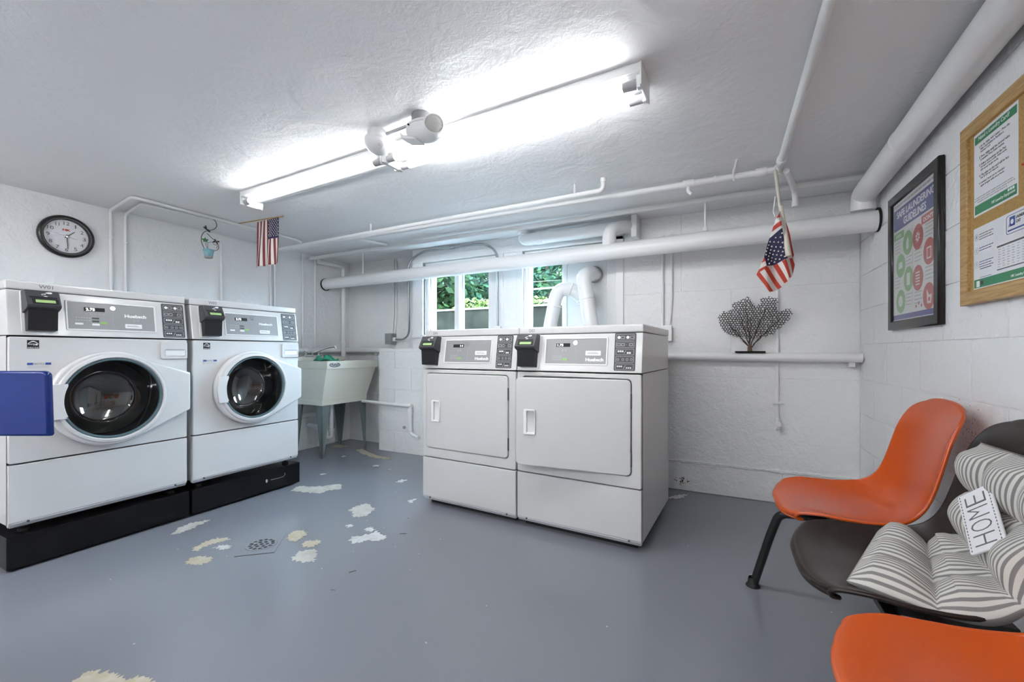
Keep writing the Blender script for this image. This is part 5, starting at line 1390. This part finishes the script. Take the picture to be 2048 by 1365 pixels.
for i in range(NU + 1):
    for j in range(NVc + 1):
        p, q = cpt(i / NU, j / NVc, 1); gt[i][j] = cb.verts.new(p); uvs[gt[i][j]] = q
        if i in (0, NU) or j in (0, NVc): gb_[i][j] = gt[i][j]
        else:
            p, q = cpt(i / NU, j / NVc, -1); gb_[i][j] = cb.verts.new(p); uvs[gb_[i][j]] = q
for i in range(NU):
    for j in range(NVc):
        cb.faces.new((gt[i][j], gt[i + 1][j], gt[i + 1][j + 1], gt[i][j + 1])); cb.faces.new((gb_[i][j], gb_[i][j + 1], gb_[i + 1][j + 1], gb_[i + 1][j]))
for f in cb.faces:
    for l in f.loops: l[uvl].uv = uvs[l.vert]
bmesh.ops.recalc_face_normals(cb, faces=cb.faces)
obj('pad', cb, 'ticking_stripe', CU, None, True)
# sewn-on patch reading HOME
cu_, cv_ = .58, .70
c0 = Vector(cpt(cu_, cv_, 1)[0])
du = (Vector(cpt(cu_ + .10, cv_, 1)[0]) - Vector(cpt(cu_ - .10, cv_, 1)[0])).normalized()
dv2 = (Vector(cpt(cu_, cv_ + .08, 1)[0]) - Vector(cpt(cu_, cv_ - .08, 1)[0])).normalized()
nn = du.cross(dv2).normalized()
if nn.x > 0: nn = -nn
dv2 = nn.cross(du)
HM = frame(c0 + nn * .020, du, dv2, nn)
HM = HM @ Matrix.Rotation(R(140), 4, 'Z')
pa = obj('patch', shape(rrect(-.075, -.040, .075, .040, .004), .006, .002, -.004), 'paper', CU, HM)
for k in range(18):
    for z in (-.034, .034):
        obj('stitch', rbox(-.070 + k * .008, -.066 + k * .008, z - .0007, z + .0007, .002, .0028, 0), 'text_grey', pa)
for x, s in (('H', 0), ('O', 1), ('M', 2), ('E', 3)):
    text(x, -.062 + s * .033, -.024, -.062 + s * .033 + .025, .024, 'text_grey', pa, I4, .0022, -.02, 'letter')

# ================================================================== BLUE CHAIR
BC = thing('blue_chair', 'glossy blue plastic task chair in front of washing machine W01', 'chair', (-2.035, .312, 0), math.atan2(.067, .134))
# local x along the backrest, y away from the room's camera side
bkm = bmesh.new(); NB = 20
def bp(u, v):
    hw = .205 + .010 * (1 - v)
    return Vector(((u * hw), .145 + .05 * u * u * -1 + .05, .700 + v * .196 ))
ol = [(-.222, .701), (-.224, .692), (.222, .692), (.2245, .697)] + [(.2105 - .018 + .018 * math.cos(R(a)), .879 + .018 * math.sin(R(a))) for a in range(0, 91, 15)] + [(-.2105 + .018 + .018 * math.cos(R(a)), .879 + .018 * math.sin(R(a))) for a in range(90, 181, 15)]
bkp = obj('backrest', shape(ol, .022, .007, 0), 'blue_shell', BC, frame((0, .13, 0), (1, 0, 0), (0, .04, 1), (0, -1, .04)))
tube_obj('spine', [(0, .14, .80), (0, .16, .60), (0, .13, .42), (0, -.05, .40)], .015, 'tube_black', BC, 10, .06)
obj('seat', rbox(-.20, .17, -.40, -.04, .42, .46, .018, 3), 'blue_shell', BC)
lathe_obj('column', [(0, .06), (.025, .06), (.025, .25), (.018, .25), (.018, .42), (0, .42)], 'tube_black', BC, Matrix.Translation((-.04, -.14, 0)), 14)
for k in range(5):
    a = 2 * math.pi * k / 5 + .3
    q = Vector((-.04 + math.cos(a) * .22, -.14 + math.sin(a) * .22, .055))
    ar = tube_obj('base_arm', [(-.04, -.14, .085), q], [.022, .014], 'tube_black', BC, 8)
    lathe_obj('castor', [(0, -.012), (.022, -.012), (.025, -.006), (.025, .006), (.022, .012), (0, .012)], 'rubber_black', ar, Matrix.Translation((q.x, q.y, .0255)) @ Matrix.Rotation(a, 4, 'Z') @ Matrix.Rotation(R(90), 4, 'X'), 14)
